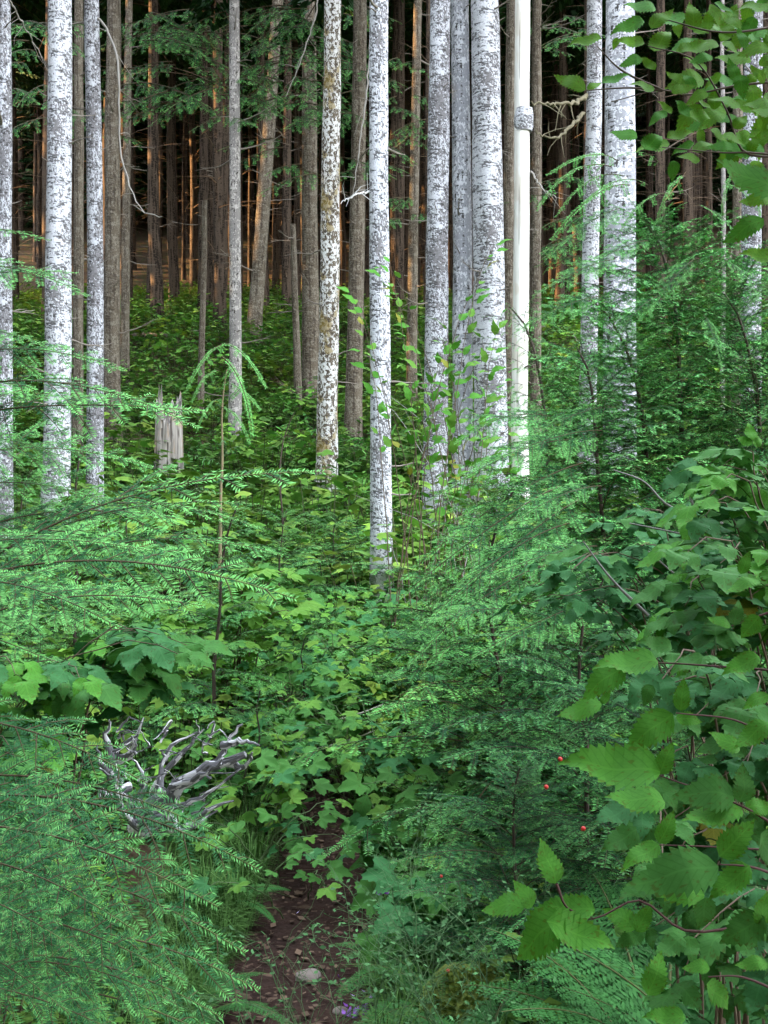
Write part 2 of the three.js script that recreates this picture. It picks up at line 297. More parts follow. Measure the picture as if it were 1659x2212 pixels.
// ---------- trees ----------
function deadBranch(r, p, dir, len, rad, col = [0.2, 0.17, 0.14]) {
  const g = new GB(), pts = [], side = V().crossVectors(dir, UP).normalize(), sag = (r() - 0.2) * 0.45, wob = (r() - 0.5) * 0.4, n = 7;
  for (let k = 0; k <= n; k++) { const t = k / n; pts.push(p.clone().addScaledVector(dir, len * t).addScaledVector(UP, len * (-sag * t + sag * 1.2 * t * t)).addScaledVector(side, wob * len * t * t).add(V((r() - .5), (r() - .5), (r() - .5)).multiplyScalar(len * 0.025))); }
  g.tube(pts, (t) => rad * (1 - 0.75 * t), 5, col);
  for (let k = 0; k < 3; k++) if (len > 0.3 && r() < 0.75) { const i = 2 + Math.floor(r() * 4), d2 = dir.clone().addScaledVector(side, (r() - 0.5) * 2).addScaledVector(UP, (r() - 0.6)).normalize(); g.tube(bez(pts[i], pts[i].clone().addScaledVector(d2, len * 0.16), pts[i].clone().addScaledVector(d2, len * (0.25 + r() * 0.2)).addScaledVector(UP, -len * 0.04), 4), (t) => rad * 0.45 * (1 - 0.7 * t), 4, col); }
  return g.build();
}
function crown(parent, r, at0, h0, h1, lean, rmax, dens) {
  const per = CROWN.map(() => []);
  for (let h = h0; h < h1; h += 0.55 / dens * (0.7 + r() * 0.6)) {
    const t = (h - h0) / (h1 - h0), len = rmax * Math.pow(1 - t, 0.7) * (0.65 + r() * 0.5) + 0.3;
    for (let k = 0; k < 3; k++) { const a = r() * 6.283, p = V(lean.x * h, h, lean.z * h); per[Math.floor(r() * 3)].push(frame(p, V(Math.cos(a), 0.15 - 0.2 * (1 - t), Math.sin(a)), UP, len / 3, (r() - 0.5) * 0.5)); }
  }
  CROWN.forEach((g, k) => per[k].length && instanced('crown', g, needleMat, per[k], parent));
}
// one tree; X0, X1: bearings of its axis high up and at its foot
function tree(o) {
  const r = rng(o.seed), d = o.d, base = onGround(o.X1, d), hw = o.w * d / FPX / 2;
  const topY = EYE + 1106 / FPX * d, lean = V(((o.X0 - o.X1) / FPX * d) / (topY - base.y), 0, (r() - 0.5) * 0.01);
  const t = thing(o.name ?? 'conifer_tree', o.label, 'tree', base, o.group), g = new GB(), pts = [], n = o.h > 12 ? 46 : 30;
  for (let k = 0; k <= n; k++) { const y = -0.35 + (o.h + 0.35) * Math.pow(k / n, 1.35); pts.push(V(lean.x * y + wn(y * 0.25, o.seed) * 0.09, y, lean.z * y + wn(y * 0.25, o.seed + 9) * 0.09)); }
  const ph = r() * 6, lob = o.lobes ?? 0.05;
  g.tube(pts, (q) => { const y = -0.35 + (o.h + 0.35) * Math.pow(q, 1.35); return hw * (1 + (o.flare ?? 0.28) * Math.exp(-Math.max(0, y) / 0.55)) * (1 - (o.taper ?? 0.72) * Math.max(0, y) / 26); }, d < 18 ? 26 : 18, [1, 1, 1],
    { us: Math.max(1, Math.round(hw * 6.28 / 0.9)), vs: 1.8, v0: r(), cap: true, bump: (a, l) => lob * Math.sin(a * 3 + ph + l * 0.25) + (vnoise(a / 6.2832 * 8, l * 2.5, 8, 4096, o.seed) - 0.5) * 0.09 + (o.flare === 0 ? 0 : 0.14 * Math.sin(a * 5 + ph) * Math.exp(-l / 0.6)) });
  part('trunk', g.build(), BARK[o.bark], t);
  for (let k = 0; k < (o.dead ?? 10); k++) {
    const y = 1.2 + r() * Math.min(o.h - 1.5, topY + 1 - base.y), a = r() * 6.283, dir = V(Math.cos(a), 0.1 + (r() - 0.4) * 0.5, Math.sin(a)).normalize(), len = (o.deadLen ?? 0.5) * (0.25 + r() * r() * 1.6);
    part('dead_branch', deadBranch(r, V(lean.x * y, y, lean.z * y).addScaledVector(dir, hw * 0.7), dir, len, 0.006 + len * 0.012), woodMat, t);
  }
  if (o.crown !== false) { const c0 = o.crownFrom ?? Math.max(9, topY - base.y + 1); crown(t, r, base, c0, o.h, lean, o.cr ?? 2.2, o.cd ?? 1); }
  return { t, base, lean, hw };
}
const EDGE = 'trunks along the front of the wood';
const TR = [
  ['flecked', 3, 4, 40, 11.2, 'dark mottled conifer trunk cut by the left edge of the view', 22],
  ['lichen', 131, 124, 60, 12, 'stout pale conifer trunk mottled with white lichen, second from left edge', 24],
  ['brown', 171, 168, 24, 17, 'slim brownish trunk half hidden between two pale lichened trunks', 20],
  ['flecked', 202, 206, 38, 12.6, 'speckled grey conifer trunk just right of the stout pale trunk', 22],
  ['brown', 246, 241, 38, 20, 'smooth grey-brown conifer trunk behind the pale pair at left', 24],
  ['brown', 278, 268, 20, 27, 'slim brown trunk standing close right of the grey-brown trunk', 24],
  ['ash', 506, 509, 28, 19.6, 'straight slender grey trunk standing alone in the clearing of dark wood', 23],
  ['brown', 600, 546, 32, 30, 'brown conifer trunk leaning to the right on the slope', 24],
  ['brown', 666, 671, 40, 24, 'thick grey-brown trunk behind the orange-mossed trunk', 25],
  ['moss', 716, 707, 46, 16.3, 'pale trunk with orange moss patches near its foot', 22],
  ['brown', 780, 764, 38, 20, 'brown-grey trunk close left of the pale central trunk', 22],
  ['lichen', 822, 831, 47, 9.6, 'pale lichened trunk at the centre of the view beside the path', 20],
  ['brown', 903, 889, 24, 25, 'slim brown trunk in the dark gap right of the central trunk', 24],
  ['flecked', 952, 938, 54, 13, 'lichen-speckled trunk, left one of the tight cluster of three', 24],
  ['grey', 990, 1000, 46, 13.3, 'smooth lavender-grey trunk in the middle of the tight cluster', 24],
  ['lichen', 1046, 1066, 74, 13, 'thick blotched trunk, right one of the tight cluster of three', 25],
  ['brown', 1104, 1098, 26, 17, 'pale brown trunk behind the bare white snag', 22],
  ['brown', 1164, 1152, 26, 18, 'brown mottled trunk just right of the bare white snag', 22],
  ['lichen', 1283, 1268, 40, 14, 'thin white-flecked trunk touching the wide grey trunk at right', 22],
  ['grey', 1341, 1335, 74, 12.8, 'wide grey striped trunk behind the right hemlock saplings', 25],
  ['flecked', 1628, 1618, 46, 11.6, 'pale trunk at right seen through the overhanging leaves', 22],
  ['brown', 1592, 1588, 24, 14.5, 'thin tan trunk beside the pale trunk at far right', 20],
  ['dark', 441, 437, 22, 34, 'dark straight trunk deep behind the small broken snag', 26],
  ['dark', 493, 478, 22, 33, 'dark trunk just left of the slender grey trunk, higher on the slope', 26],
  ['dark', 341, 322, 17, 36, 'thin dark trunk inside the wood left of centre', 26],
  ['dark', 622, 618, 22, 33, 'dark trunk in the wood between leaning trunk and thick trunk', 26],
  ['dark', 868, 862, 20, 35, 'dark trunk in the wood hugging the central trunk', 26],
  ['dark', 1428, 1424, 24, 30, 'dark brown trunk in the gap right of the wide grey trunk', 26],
  ['ash', 1562, 1560, 11, 20, 'very thin grey pole of a tree left of the tan trunk', 14],
];
const T = TR.map(([bark, X0, X1, w, d, label, h], k) => tree({ bark, X0, X1, w, d, label, h, seed: 500 + k * 7, group: EDGE, name: 'conifer_tree', lobes: w > 60 ? 0.05 : 0.03, dead: d < 22 ? 14 : 16, deadLen: d < 18 ? 0.45 : 0.9, cr: d < 18 ? 1.4 : 2.2, cd: d < 18 ? 0.4 : d < 26 ? 0.6 : 1, crownFrom: d > 29 ? 12 : undefined, flare: w < 20 ? 0.1 : 0.28 }));
// bare white snag with a ring of old bark
{
  const s = tree({ bark: 'bare', X0: 1133, X1: 1124, w: 37, d: 12, label: 'tall bare white snag stripped of bark with a dark bark collar', h: 11, seed: 911, name: 'bare_snag', crown: false, dead: 5, deadLen: 0.5, taper: 0.5, lobes: 0.02 });
  const g = new GB(), y0 = EYE + (1106 - 285) / FPX * 12 - s.base.y, pts = [0, 0.06, 0.12, 0.18, 0.25].map((y) => V(s.lean.x * (y0 + y), y0 + y, 0));
  g.tube(pts, (t) => s.hw * (0.98 + 0.12 * Math.sin(t * 3)), 24, [1, 1, 1], { bump: (a, l) => (vnoise(a / 6.2832 * 12, l * 30, 12, 4096, 5) - 0.4) * 0.16, vs: 0.9 });
  part('bark_collar', g.build(), BARK.lichen, s.t);
}
tree({ bark: 'brown', X0: 448, X1: 432, w: 15, d: 23.5, h: 4.9, seed: 921, name: 'broken_snag', label: 'thin broken dead snag in front of the dark wood, left of the slender grey trunk', crown: false, dead: 6, deadLen: 0.4, taper: 1.5, flare: 0.1 });
tree({ bark: 'brown', X0: 622, X1: 646, w: 18, d: 23.6, h: 4.3, seed: 927, name: 'broken_snag', label: 'leaning broken dead snag against the thick grey-brown trunk', crown: false, dead: 5, deadLen: 0.4, taper: 2, flare: 0.1 });

// the deep wood: dark conifers, clones of a few
{
  const protos = [];
  for (let k = 0; k < 5; k++) {
    const r = rng(7100 + k), g = new GB(), pts = [], hgt = 26 + r() * 4;
    for (let i = 0; i <= 16; i++) { const y = -0.5 + (hgt + 0.5) * i / 16; pts.push(V(wn(y * 0.2, k * 5) * 0.3, y, wn(y * 0.2, k * 5 + 2) * 0.3)); }
    g.tube(pts, (t) => 0.16 * (1 + 0.3 * Math.exp(-t * 40)) * (1 - 0.8 * t), 11, [1, 1, 1], { us: 1, vs: 1.8, v0: r() });
    const dg = new GB();
    for (let i = 0; i < 42; i++) { const y = 2 + r() * 12, a = r() * 6.283, l = 0.4 + r() * 1.3, p = V(0, y, 0), q = V(Math.cos(a) * l, y + (r() - 0.65) * 0.5 * l, Math.sin(a) * l); dg.tube(bez(p, p.clone().lerp(q, 0.5).add(V(0, 0.12 * l, 0)), q, 4), (t) => 0.013 * (1 - 0.8 * t), 3, [0.16, 0.11, 0.075]); }
    protos.push([g.build(), dg.build(), hgt]);
  }
  const r = rng(4242), put = [];
  const ok = (x, z, min) => put.every(([a, b]) => (a - x) ** 2 + (b - z) ** 2 > min * min) && T.every((q) => (q.base.x - x) ** 2 + (q.base.z - z) ** 2 > 2.2);
  const proto = new Map();
  function one(x, z, label, group, s, cd, cr, c0) {
    const k = Math.floor(r() * 5), [tg, dg, hgt] = protos[k], y = H(x, z);
    const t = thing('forest_tree', label, 'tree', V(x, y, z), group);
    t.rotation.y = r() * 6.28; t.scale.set(s, 1, s);
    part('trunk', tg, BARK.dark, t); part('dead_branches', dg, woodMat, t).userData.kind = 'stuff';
    const key = `${k}_${Math.floor(r() * 3)}_${cd}_${cr}_${c0}`;
    if (!proto.has(key)) { const tmp = new THREE.Group(); crown(tmp, rng(proto.size * 31 + 5), null, c0, hgt, V(0, 0, 0), cr, cd); proto.set(key, tmp); }
    for (const c of proto.get(key).children) { const m = c.clone(); t.add(m); }
  }
  let n = 0;
  for (let k = 0; k < 6000 && n < 190; k++) {
    const d = 29 + r() * 52, x = (r() * 2 - 1) * (d * 0.36 + 2), z = -d;
    if (!ok(x, z, 1.9)) continue;
    const X = x / d * FPX + 829.5; if (d < 36 && X > 385 && X < 430) continue;
    put.push([x, z]); n++; one(x, z, 'dark conifer standing deep in the shaded wood', 'trees deep in the wood', 0.65 + r() * 0.75, 1, 2.6, 11);
  }
}
// the wood that goes on outside the view: it keeps the low sun off the trail
{
  const r = rng(5252), trunk = new GB(); trunk.tube(range0(9, (k) => V(0, k * 3.4 - 0.5, 0)), (t) => 0.2 * (1 - 0.85 * t), 8, [1, 1, 1], { vs: 1.8 }); const tg = trunk.build();
  function wood(name, label, spots, cr, c0) {
    const g = new THREE.Group(); g.name = name; tag(g, label, 'wood', null, 'stuff'); scene.add(g);
    const per = CROWN.map(() => []), tm = [];
    for (const [x, z, low, tall = 26] of spots) {
      const y = H(x, z), s = 0.9 + r() * 0.4; tm.push(new THREE.Matrix4().makeScale(s, s, s).setPosition(x, y, z));
      for (let h = low ?? c0; h < tall * s; h += 0.5) { const t = h / (tall * s), len = cr * Math.pow(1 - t, 0.6) * (0.6 + r() * 0.6) + 0.3; for (let k = 0; k < 3; k++) { const a = r() * 6.283; per[Math.floor(r() * 3)].push(frame(V(x, y + h, z), V(Math.cos(a), -0.05, Math.sin(a)), UP, len / 3, (r() - 0.5) * 0.5)); } }
    }
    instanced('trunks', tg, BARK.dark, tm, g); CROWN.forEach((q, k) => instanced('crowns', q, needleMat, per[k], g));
  }
  const scatter = (n, min, fn) => { const out = []; for (let k = 0; k < 8000 && out.length < n; k++) { const p = fn(); if (p && out.every((q) => (q[0] - p[0]) ** 2 + (q[1] - p[1]) ** 2 > min * min)) out.push(p); } return out; };
  wood('wood_left_of_trail', 'dense conifers left of the trail beyond the view', scatter(120, 3.2, () => { const x = -12 - r() * 52, z = 22 - r() * 60, d = -z; return (d > 0 && x > -(d * 0.37 + 7)) || d + x * 0.24 > 16 ? null : [x, z]; }), 3.4, 3.5);
  wood('wood_left_of_view', 'open conifer wood left of the view on the slope', scatter(28, 4.5, () => { const z = -18 - r() * 75, d = -z, x = -(d * 0.37 + 4) - r() * 50; return d + x * 0.24 < 16 ? null : [x, z]; }), 3.2, 6);
  wood('wood_right_of_view', 'conifer wood right of the view', scatter(40, 3.2, () => { const z = -13 - r() * 55, d = -z; return [d * 0.37 + 5 + r() * 22, z]; }), 3, 8);
  wood('wood_behind_viewpoint', 'conifer wood behind the viewpoint', scatter(22, 3.6, () => [(r() * 2 - 1) * 28, 16 + r() * 14]), 3, 3);
  wood('wood_over_trail', 'conifers close beside the viewpoint with boughs over the trail', [[-3.2, 2.2, 3.6, 9], [3.0, 1.8, 3.6, 9], [4.4, 1.4, 4, 9], [-4.4, 0.8, 4, 8], [0.4, 3.5, 3.6, 9], [-1.8, 5.5, 3, 9], [2.4, 6, 3, 9]], 4.6, 4.6);
  wood('far_wood', 'far dark wood closing the view behind the trunks', scatter(330, 2.6, () => { const d = 80 + r() * 45; return [(r() * 2 - 1) * (d * 0.37 + 10), -d, 1.5 + r() * 3]; }), 3.4, 2);
}
// ---------- leaves ----------
const WHITE = [1, 1, 1];
// a toothed leaflet along +X, one unit long
function leaflet(seed, o = {}) {
  const r = rng(seed), g = new GB(), n = o.n ?? 11, wid = o.wid ?? 0.33, fold = o.fold ?? 0.32, droop = o.droop ?? 0.3, skew = (r() - 0.5) * 0.2, twist = (r() - 0.5) * 0.5;
  const w = (t) => wid * 3.05 * Math.pow(clamp(t, 0, 1), 0.6) * Math.pow(1 - clamp(t, 0, 1), 1.12), y = (x, z) => -droop * x * x + fold * Math.abs(z) - 0.9 * z * z + twist * x * z + 0.05 * Math.sin(x * 9 + seed);
  const put = (x, z) => g.v(x, y(x, z), z + skew * x * x, WHITE, 0.5 + z / wid * 0.48, x);
  const mid = []; for (let k = 0; k <= n; k++) mid.push(put(k / n, 0));
  for (const e of [-1, 1]) {
    let prev = mid[0];
    for (let k = 0; k < n; k++) {
      const t = (k + 0.5) / n, tooth = put((k + 0.95) / n, e * w(t + 0.25 / n) * (1.04 + r() * 0.12)), inn = k < n - 1 ? put((k + 1) / n, e * w((k + 1) / n) * (0.82 + r() * 0.06)) : mid[n];
      const tri = (a, b, c) => e > 0 ? g.t(a, b, c) : g.t(a, c, b);
      tri(mid[k], prev, tooth); tri(mid[k], tooth, mid[k + 1]); if (k < n - 1) tri(mid[k + 1], tooth, inn);
      prev = inn;
    }
  }
  return g;
}
const STEM = [0.5, 0.55, 0.5];
function trefoil(seed) {   // three leaflets on a stalk, about one unit across
  const r = rng(seed), g = new GB(), M = new THREE.Matrix4();
  g.add(leaflet(seed + 1, { n: 8 }), frame(V(0.16, 0, 0), V(1, 0.05 - r() * 0.3, (r() - 0.5) * 0.2), UP, 0.8));
  for (const e of [-1, 1]) g.add(leaflet(seed + 3 + e, { n: 7, wid: 0.36 }), frame(V(0.03, 0, e * 0.02), V(0.35 + r() * 0.3, -0.05 - r() * 0.25, e), V(e * (r() - 0.5) * 0.4, 1, 0), 0.6));
  g.tube(bez(V(-0.5, -0.18, 0), V(-0.2, 0.03, 0), V(0.16, 0, 0), 4), () => 0.012, 3, [0.55, 0.5, 0.4]);
  return g;
}
function palmate(seed, lobes, depth, o = {}) {
  const r = rng(seed), g = new GB(), c0 = g.v(0, 0.02, 0, WHITE, 0.5, 0.12), ang = [], len = [], span = o.span ?? 2.15, cup = o.cup ?? 0.25, droop = o.droop ?? 0.35;
  for (let k = 0; k < lobes; k++) { const q = k / (lobes - 1) * 2 - 1; ang.push(q * span * 0.86); len.push((1 - 0.42 * q * q) * (0.93 + r() * 0.14)); }
  const n = o.n ?? 46, half = span / lobes * 1.25, ring = [];
  for (let k = 0; k <= n; k++) {
    const a = (k / n * 2 - 1) * span; let best = 0;
    for (let j = 0; j < lobes; j++) best = Math.max(best, len[j] * (1 - depth * Math.pow(Math.min(1.2, Math.abs(a - ang[j]) / half), 1.15)));
    const tooth = k % 2 ? 1.0 : 0.9 - r() * 0.03, q = best * tooth * 0.8, x = Math.cos(a) * q, z = Math.sin(a) * q;
    ring.push(g.v(x, cup * Math.abs(z) * 0.8 - droop * (x * x + z * z) + 0.03 * Math.sin(a * lobes * 1.3 + seed), z, WHITE, 0.5 + z * 0.55, 0.12 + x * 0.8));
  }
  for (let k = 0; k < n; k++) g.t(c0, ring[k + 1], ring[k]);
  g.tube(bez(V(-0.6, -0.3, 0), V(-0.2, 0.02, 0), V(0.02, 0.01, 0), 3), () => 0.011, 3, [0.6, 0.5, 0.4]);
  return g;
}
function frond(seed, o = {}) {
  const r = rng(seed), g = new GB(), n = o.n ?? 22, C = [0.038, 0.135, 0.03];
  const ax = []; for (let k = 0; k <= 14; k++) { const t = k / 14; ax.push(V(t - 0.08 * t * t, 0.55 * t - 0.75 * t * t, 0.05 * Math.sin(t * 2 + seed))); }
  g.tube(ax, (t) => 0.007 * (1 - 0.8 * t), 4, [0.12, 0.13, 0.05]);
  for (let k = 0; k < n; k++) for (const e of [-1, 1]) {
    const t = 0.16 + 0.83 * (k + (e > 0 ? 0.3 : 0)) / n, i = Math.min(13, Math.floor(t * 14)), p = ax[i].clone().lerp(ax[i + 1], t * 14 - i), L = 0.24 * Math.pow(1 - t, 0.7) * (0.5 + 0.5 * sstep(0.1, 0.4, t)) + 0.015;
    const T = V().subVectors(ax[i + 1], ax[i]).normalize(), S = V(0, 0, e), N = V().crossVectors(S, T).normalize().multiplyScalar(e); const dir = S.clone().addScaledVector(T, 0.35).addScaledVector(N, -0.1 - r() * 0.15).normalize(), across = V().crossVectors(N, dir).normalize();
    if (o.simple) { g.blade(p, dir, across, L, 0.016, C, 0.25); continue; }
    const m = Math.max(3, Math.round(L / 0.017)); for (let q = 0; q < m; q++) { const f = (q + 0.5) / m, pp = p.clone().addScaledVector(dir, L * f), l = 0.055 * Math.pow(1 - f, 0.6) * Math.min(1, L / 0.15) + 0.008, j = 0.8 + r() * 0.4; for (const s of [-1, 1]) g.blade(pp, across.clone().multiplyScalar(s).addScaledVector(dir, 0.5).addScaledVector(N, (r() - 0.5) * 0.3).normalize(), dir, l, 0.0075, [C[0] * j, C[1] * j, C[2] * j], 0.4); }
  }
  return g.build();
}
const range = (n, f) => Array.from({ length: n }, (_, k) => f(k));
const LEAFLET = range(6, (k) => leaflet(61 + k * 5, { wid: 0.26 + 0.04 * (k % 3), fold: 0.2 + 0.1 * (k % 4), droop: 0.15 + 0.12 * (k % 3) }).build());
const TREFOIL = range(5, (k) => trefoil(161 + k * 11).build());
const THIMBLE = range(4, (k) => palmate(261 + k * 7, 5, 0.42, { cup: 0.15 + 0.1 * k, n: 40 }).build());
const MAPLE = range(3, (k) => palmate(361 + k * 7, 7, 0.5, { cup: 0.1, droop: 0.2, n: 42 }).build());
const OVAL = range(3, (k) => leaflet(461 + k, { n: 4, wid: 0.24 + k * 0.03, droop: 0.2 }).build());
const FROND = range(3, (k) => frond(561 + k)), SWORD = range(2, (k) => frond(571 + k, { simple: true, n: 36 }));
const LM = {
  fresh: leafTint(0.105, 0.33, 0.035, veinMap, 0.4), mid: leafTint(0.07, 0.22, 0.04, veinMap), cool: leafTint(0.048, 0.175, 0.05, veinMap, 0.25), yellow: leafTint(0.3, 0.3, 0.04, veinMap, 0.4), lime: leafTint(0.17, 0.38, 0.028, veinMap, 0.5),  // last tint is brightened to carry backlight in the leaf colour
  pfresh: leafTint(0.15, 0.33, 0.045, palmMap, 0.4), pmid: leafTint(0.08, 0.235, 0.045, palmMap), pcool: leafTint(0.052, 0.19, 0.058, palmMap, 0.25),
};
const pick = (r, a) => a[Math.floor(r() * a.length)];
const stemMat = plain(0.11, 0.075, 0.045), greenStem = plain(0.09, 0.14, 0.045, 0.7), greyStem = plain(0.26, 0.24, 0.22), darkStem = plain(0.06, 0.04, 0.028);

// a leaf placed by hand from its foot to its tip
function leafAt(g, r, Xb, Yb, Xt, Yt, d, geos, mats, face = 0.6) {
  const a = at(Xb, Yb, d), len0 = Math.hypot(Xt - Xb, Yt - Yb) / FPX * d, b = at(Xt, Yt, d + (r() - 0.6) * 0.5 * len0), dir = b.clone().sub(a);
  const up = V((r() - 0.5) * 0.7, 0.75, face + (r() - 0.3) * 0.6);
  place(part('leaf', pick(r, geos), pick(r, mats), g), frame(a.sub(g.position), dir, up, dir.length()));
}
// a shrub of arching canes from a root, leaves along each cane
function shrub(o) {
  const r = rng(o.seed), root = o.root, g = thing(o.name, o.label, 'shrub', root, o.group);
  for (const tip0 of o.tips) {
    const tip = tip0.clone().sub(root), a = V((r() - 0.5) * (o.spread ?? 0.25), -0.05, (r() - 0.5) * (o.spread ?? 0.25)), ctl = V(lerp(a.x, tip.x, 0.25 + r() * 0.2), Math.max(tip.y, 0.1) * (o.arch ?? 1.15) + 0.05, lerp(a.z, tip.z, 0.25 + r() * 0.2));
    const pts = bez(a, ctl, tip, 14); for (let k = 2; k < 15; k++) pts[k].add(V((r() - .5), (r() - .5), (r() - .5)).multiplyScalar(0.018));
    const gb = new GB(); gb.tube(pts, (t) => (o.rad ?? 0.006) * (1 - 0.75 * t), 5, WHITE); part('cane', gb.build(), o.stem ?? stemMat, g);
    let e = 1; const n = o.leaves ?? 7;
    for (let k = 0; k < n; k++) {
      const t = (o.from ?? 0.35) + (1 - (o.from ?? 0.35)) * (k + 0.6 + (r() - 0.5) * 0.5) / n, i = Math.min(13, Math.floor(t * 14)), p = pts[i].clone().lerp(pts[i + 1], clamp(t * 14 - i)); e = -e;
      const dir = V().subVectors(pts[i + 1], pts[i]); dir.y *= 0.3; dir.normalize().applyAxisAngle(UP, e * (0.5 + r() * 0.8) * (k === n - 1 ? 0.2 : 1)); dir.y += (o.dip ?? -0.15) + (r() - 0.5) * 0.35;
      const up = V((r() - 0.5) * 0.8, 1, (o.face ?? 0.3) + (r() - 0.5) * 0.8), s = o.size * (0.6 + r() * 0.6);
      dir.normalize(); p.addScaledVector(dir, s * (o.stalk ?? 0.45));
      place(part('leaf', pick(r, o.geos), r() < (o.odd ?? 0.01) ? LM.yellow : pick(r, o.mats), g), frame(p, dir, up, s));
    }
  }
  return g;
}
const region = (r, n, X0, X1, Y0, Y1, d0, d1) => range(n, () => at(lerp(X0, X1, r()), lerp(Y0, Y1, r()), lerp(d0, d1, r())));

// ---------- hemlock saplings ----------
const tmpC = new THREE.Color();
function sapling(o) {
  const r = rng(o.seed), base = o.base, g = thing('hemlock_sapling', o.label, 'sapling', base, 'young hemlocks'), h = o.h, bend = o.bend ?? 0.06;
  const pts = range(15, (k) => { const t = k / 14; return V((o.lean ?? 0) * h * t + wn(t * 3, o.seed) * 0.12 + bend * h * Math.pow(t, 6), h * t * (1 - 0.06 * Math.pow(t, 8)) - 0.08, wn(t * 3, o.seed + 3) * 0.12 + bend * h * Math.pow(t, 6) * 0.6); });
  const gb = new GB(); gb.tube(pts, (t) => (o.rad ?? h * 0.007) * (1 - 0.85 * t) + 0.002, 7, WHITE); part('stem', gb.build(), o.stem ?? darkStem, g);
  const at2 = (t) => { const i = Math.min(13, Math.floor(t * 14)); return pts[i].clone().lerp(pts[i + 1], t * 14 - i); };
  const set = o.set ?? MID, lists = set.map(() => []), cols = set.map(() => []);
  const n = o.n ?? Math.round(h * 22); let a = r() * 6;
  for (let k = 0; k < n; k++) {
    const t = (o.from ?? 0.1) + (0.97 - (o.from ?? 0.1)) * (k + r() * 0.6) / n; a += 2.4 + (r() - 0.5) * 0.8;
    const len = (o.reach ?? h * 0.42) * (Math.pow(1 - t, 0.65) * (0.65 + r() * 0.5) + 0.1) * (o.only ? 1 : 0.75 + 0.25 * sstep(0, 0.3, t)), el = lerp(-0.05, 0.5, Math.pow(t, 1.5)) + (r() - 0.5) * 0.3;
    const v = Math.floor(r() * set.length), j = 0.8 + r() * 0.45;
    lists[v].push(frame(at2(t), V(Math.cos(a), el, Math.sin(a)), UP, len / 0.8, (r() - 0.5) * 0.7));
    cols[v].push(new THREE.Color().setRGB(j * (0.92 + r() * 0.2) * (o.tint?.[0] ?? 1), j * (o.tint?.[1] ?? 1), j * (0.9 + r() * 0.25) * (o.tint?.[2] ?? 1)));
  }
  set.forEach((geo, k) => lists[k].length && instanced('foliage', geo, needleMat, lists[k], g, cols[k]));
  g.userData.pts = undefined; return { g, at2, r };
}
function hangBough(g, r, a, b, geo, roll = 0) {   // a bough from one point to another, a mesh of its own
  const dir = b.clone().sub(a), m = part('bough', geo, needleMat, g); place(m, frame(a.clone().sub(g.position), dir, V((r() - 0.5) * 0.3, 1, 0.5 + (r() - 0.5) * 0.5), dir.length() / 0.8, roll)); return m;
}
// left foreground: the nearest hemlock and the one behind it
{
  const r = rng(8001);
  const build = (label, X, d, h, list, set) => {
    const base = onGround(X, d), g = thing('hemlock_sapling', label, 'sapling', base, 'young hemlocks'), gb = new GB();
    gb.tube(range(9, (k) => V(wn(k * 0.4, X) * 0.1, h * k / 8 - 0.1, wn(k * 0.4, X + 4) * 0.1)), (t) => 0.022 * (1 - 0.8 * t), 8, WHITE); part('stem', gb.build(), darkStem, g);
    for (const [a, b, c, e, f, q] of list) hangBough(g, r, at(a, b, c), at(e, f, q), pick(r, set), (r() - 0.5) * 0.3);
    return g;
  };
  build('nearest hemlock sapling with broad needled boughs filling the lower left', -260, 2.0, 1.5, [
    [-230, 1560, 2.2, 330, 1700, 2.05], [-200, 1700, 2.1, 450, 1790, 2.05], [-220, 1750, 2.0, 560, 1880, 1.95], [-220, 1790, 1.9, 470, 1960, 1.8],
    [-180, 1850, 1.8, 290, 2010, 1.65], [-200, 1880, 2.1, 530, 2060, 2.2], [-200, 1960, 1.9, 400, 2120, 1.9], [-200, 2010, 1.6, 150, 2190, 1.5], [-180, 2080, 1.9, 480, 2200, 2.1], [-200, 1900, 1.6, 180, 2060, 1.5],
    [-200, 2120, 1.7, 300, 2260, 1.75], [-200, 1780, 2.3, 300, 1840, 2.4], [-220, 2040, 2.2, 560, 2140, 2.5], [-200, 2150, 2.2, 500, 2260, 2.3], [-150, 2100, 1.8, 380, 2170, 2.0]], NEAR);
  build('hemlock sapling at left whose long arching bough reaches past mid height', -200, 3.7, 2.6, [
    [-180, 1330, 3.6, 700, 1020, 3.8], [40, 1190, 3.7, 560, 1090, 3.6], [-150, 1280, 3.4, 640, 1295, 3.35], [-150, 1190, 3.8, 420, 1130, 3.9], [-160, 1390, 3.2, 440, 1310, 3.2], [-150, 1260, 3.3, 310, 1390, 3.1],
    [-180, 930, 4.0, 450, 890, 3.9], [-160, 860, 3.9, 430, 925, 3.7], [-170, 800, 4.0, 270, 800, 3.9], [-160, 600, 4.0, 190, 640, 3.8], [-160, 520, 4.1, 110, 520, 3.9], [-160, 640, 4.0, 170, 590, 3.9], [-150, 730, 3.9, 120, 760, 3.8],
    [-160, 1080, 3.9, 240, 1090, 3.8], [-160, 1010, 4.0, 330, 1010, 4.2], [-160, 1450, 3.1, 260, 1470, 3.0], [-160, 1210, 3.6, 330, 1190, 3.4], [-160, 1350, 3.3, 160, 1450, 3.0], [100, 1230, 3.5, 610, 1200, 3.5], [-100, 1150, 3.9, 380, 1210, 3.7], [-160, 1500, 3.0, 200, 1560, 2.9], [60, 1130, 4.0, 560, 1140, 4.2], [-150, 960, 3.8, 160, 1000, 3.8]], LONG);
}
const sap = (X, d, topY, label, o = {}) => { const base = onGround(X, d), h = EYE - (topY - 1106) / FPX * d - base.y; return sapling({ base, h, label, seed: 9000 + Math.round(X * 3 + d * 7), ...o }); };
sap(462, 5.6, 1010, 'slender hemlock sapling with dark stem left of the path', { reach: 0.62, n: 46, from: 0.12 });
sap(545, 5.2, 1430, 'small hemlock sapling rising behind the tangle of dead roots', { reach: 0.4, n: 26 });
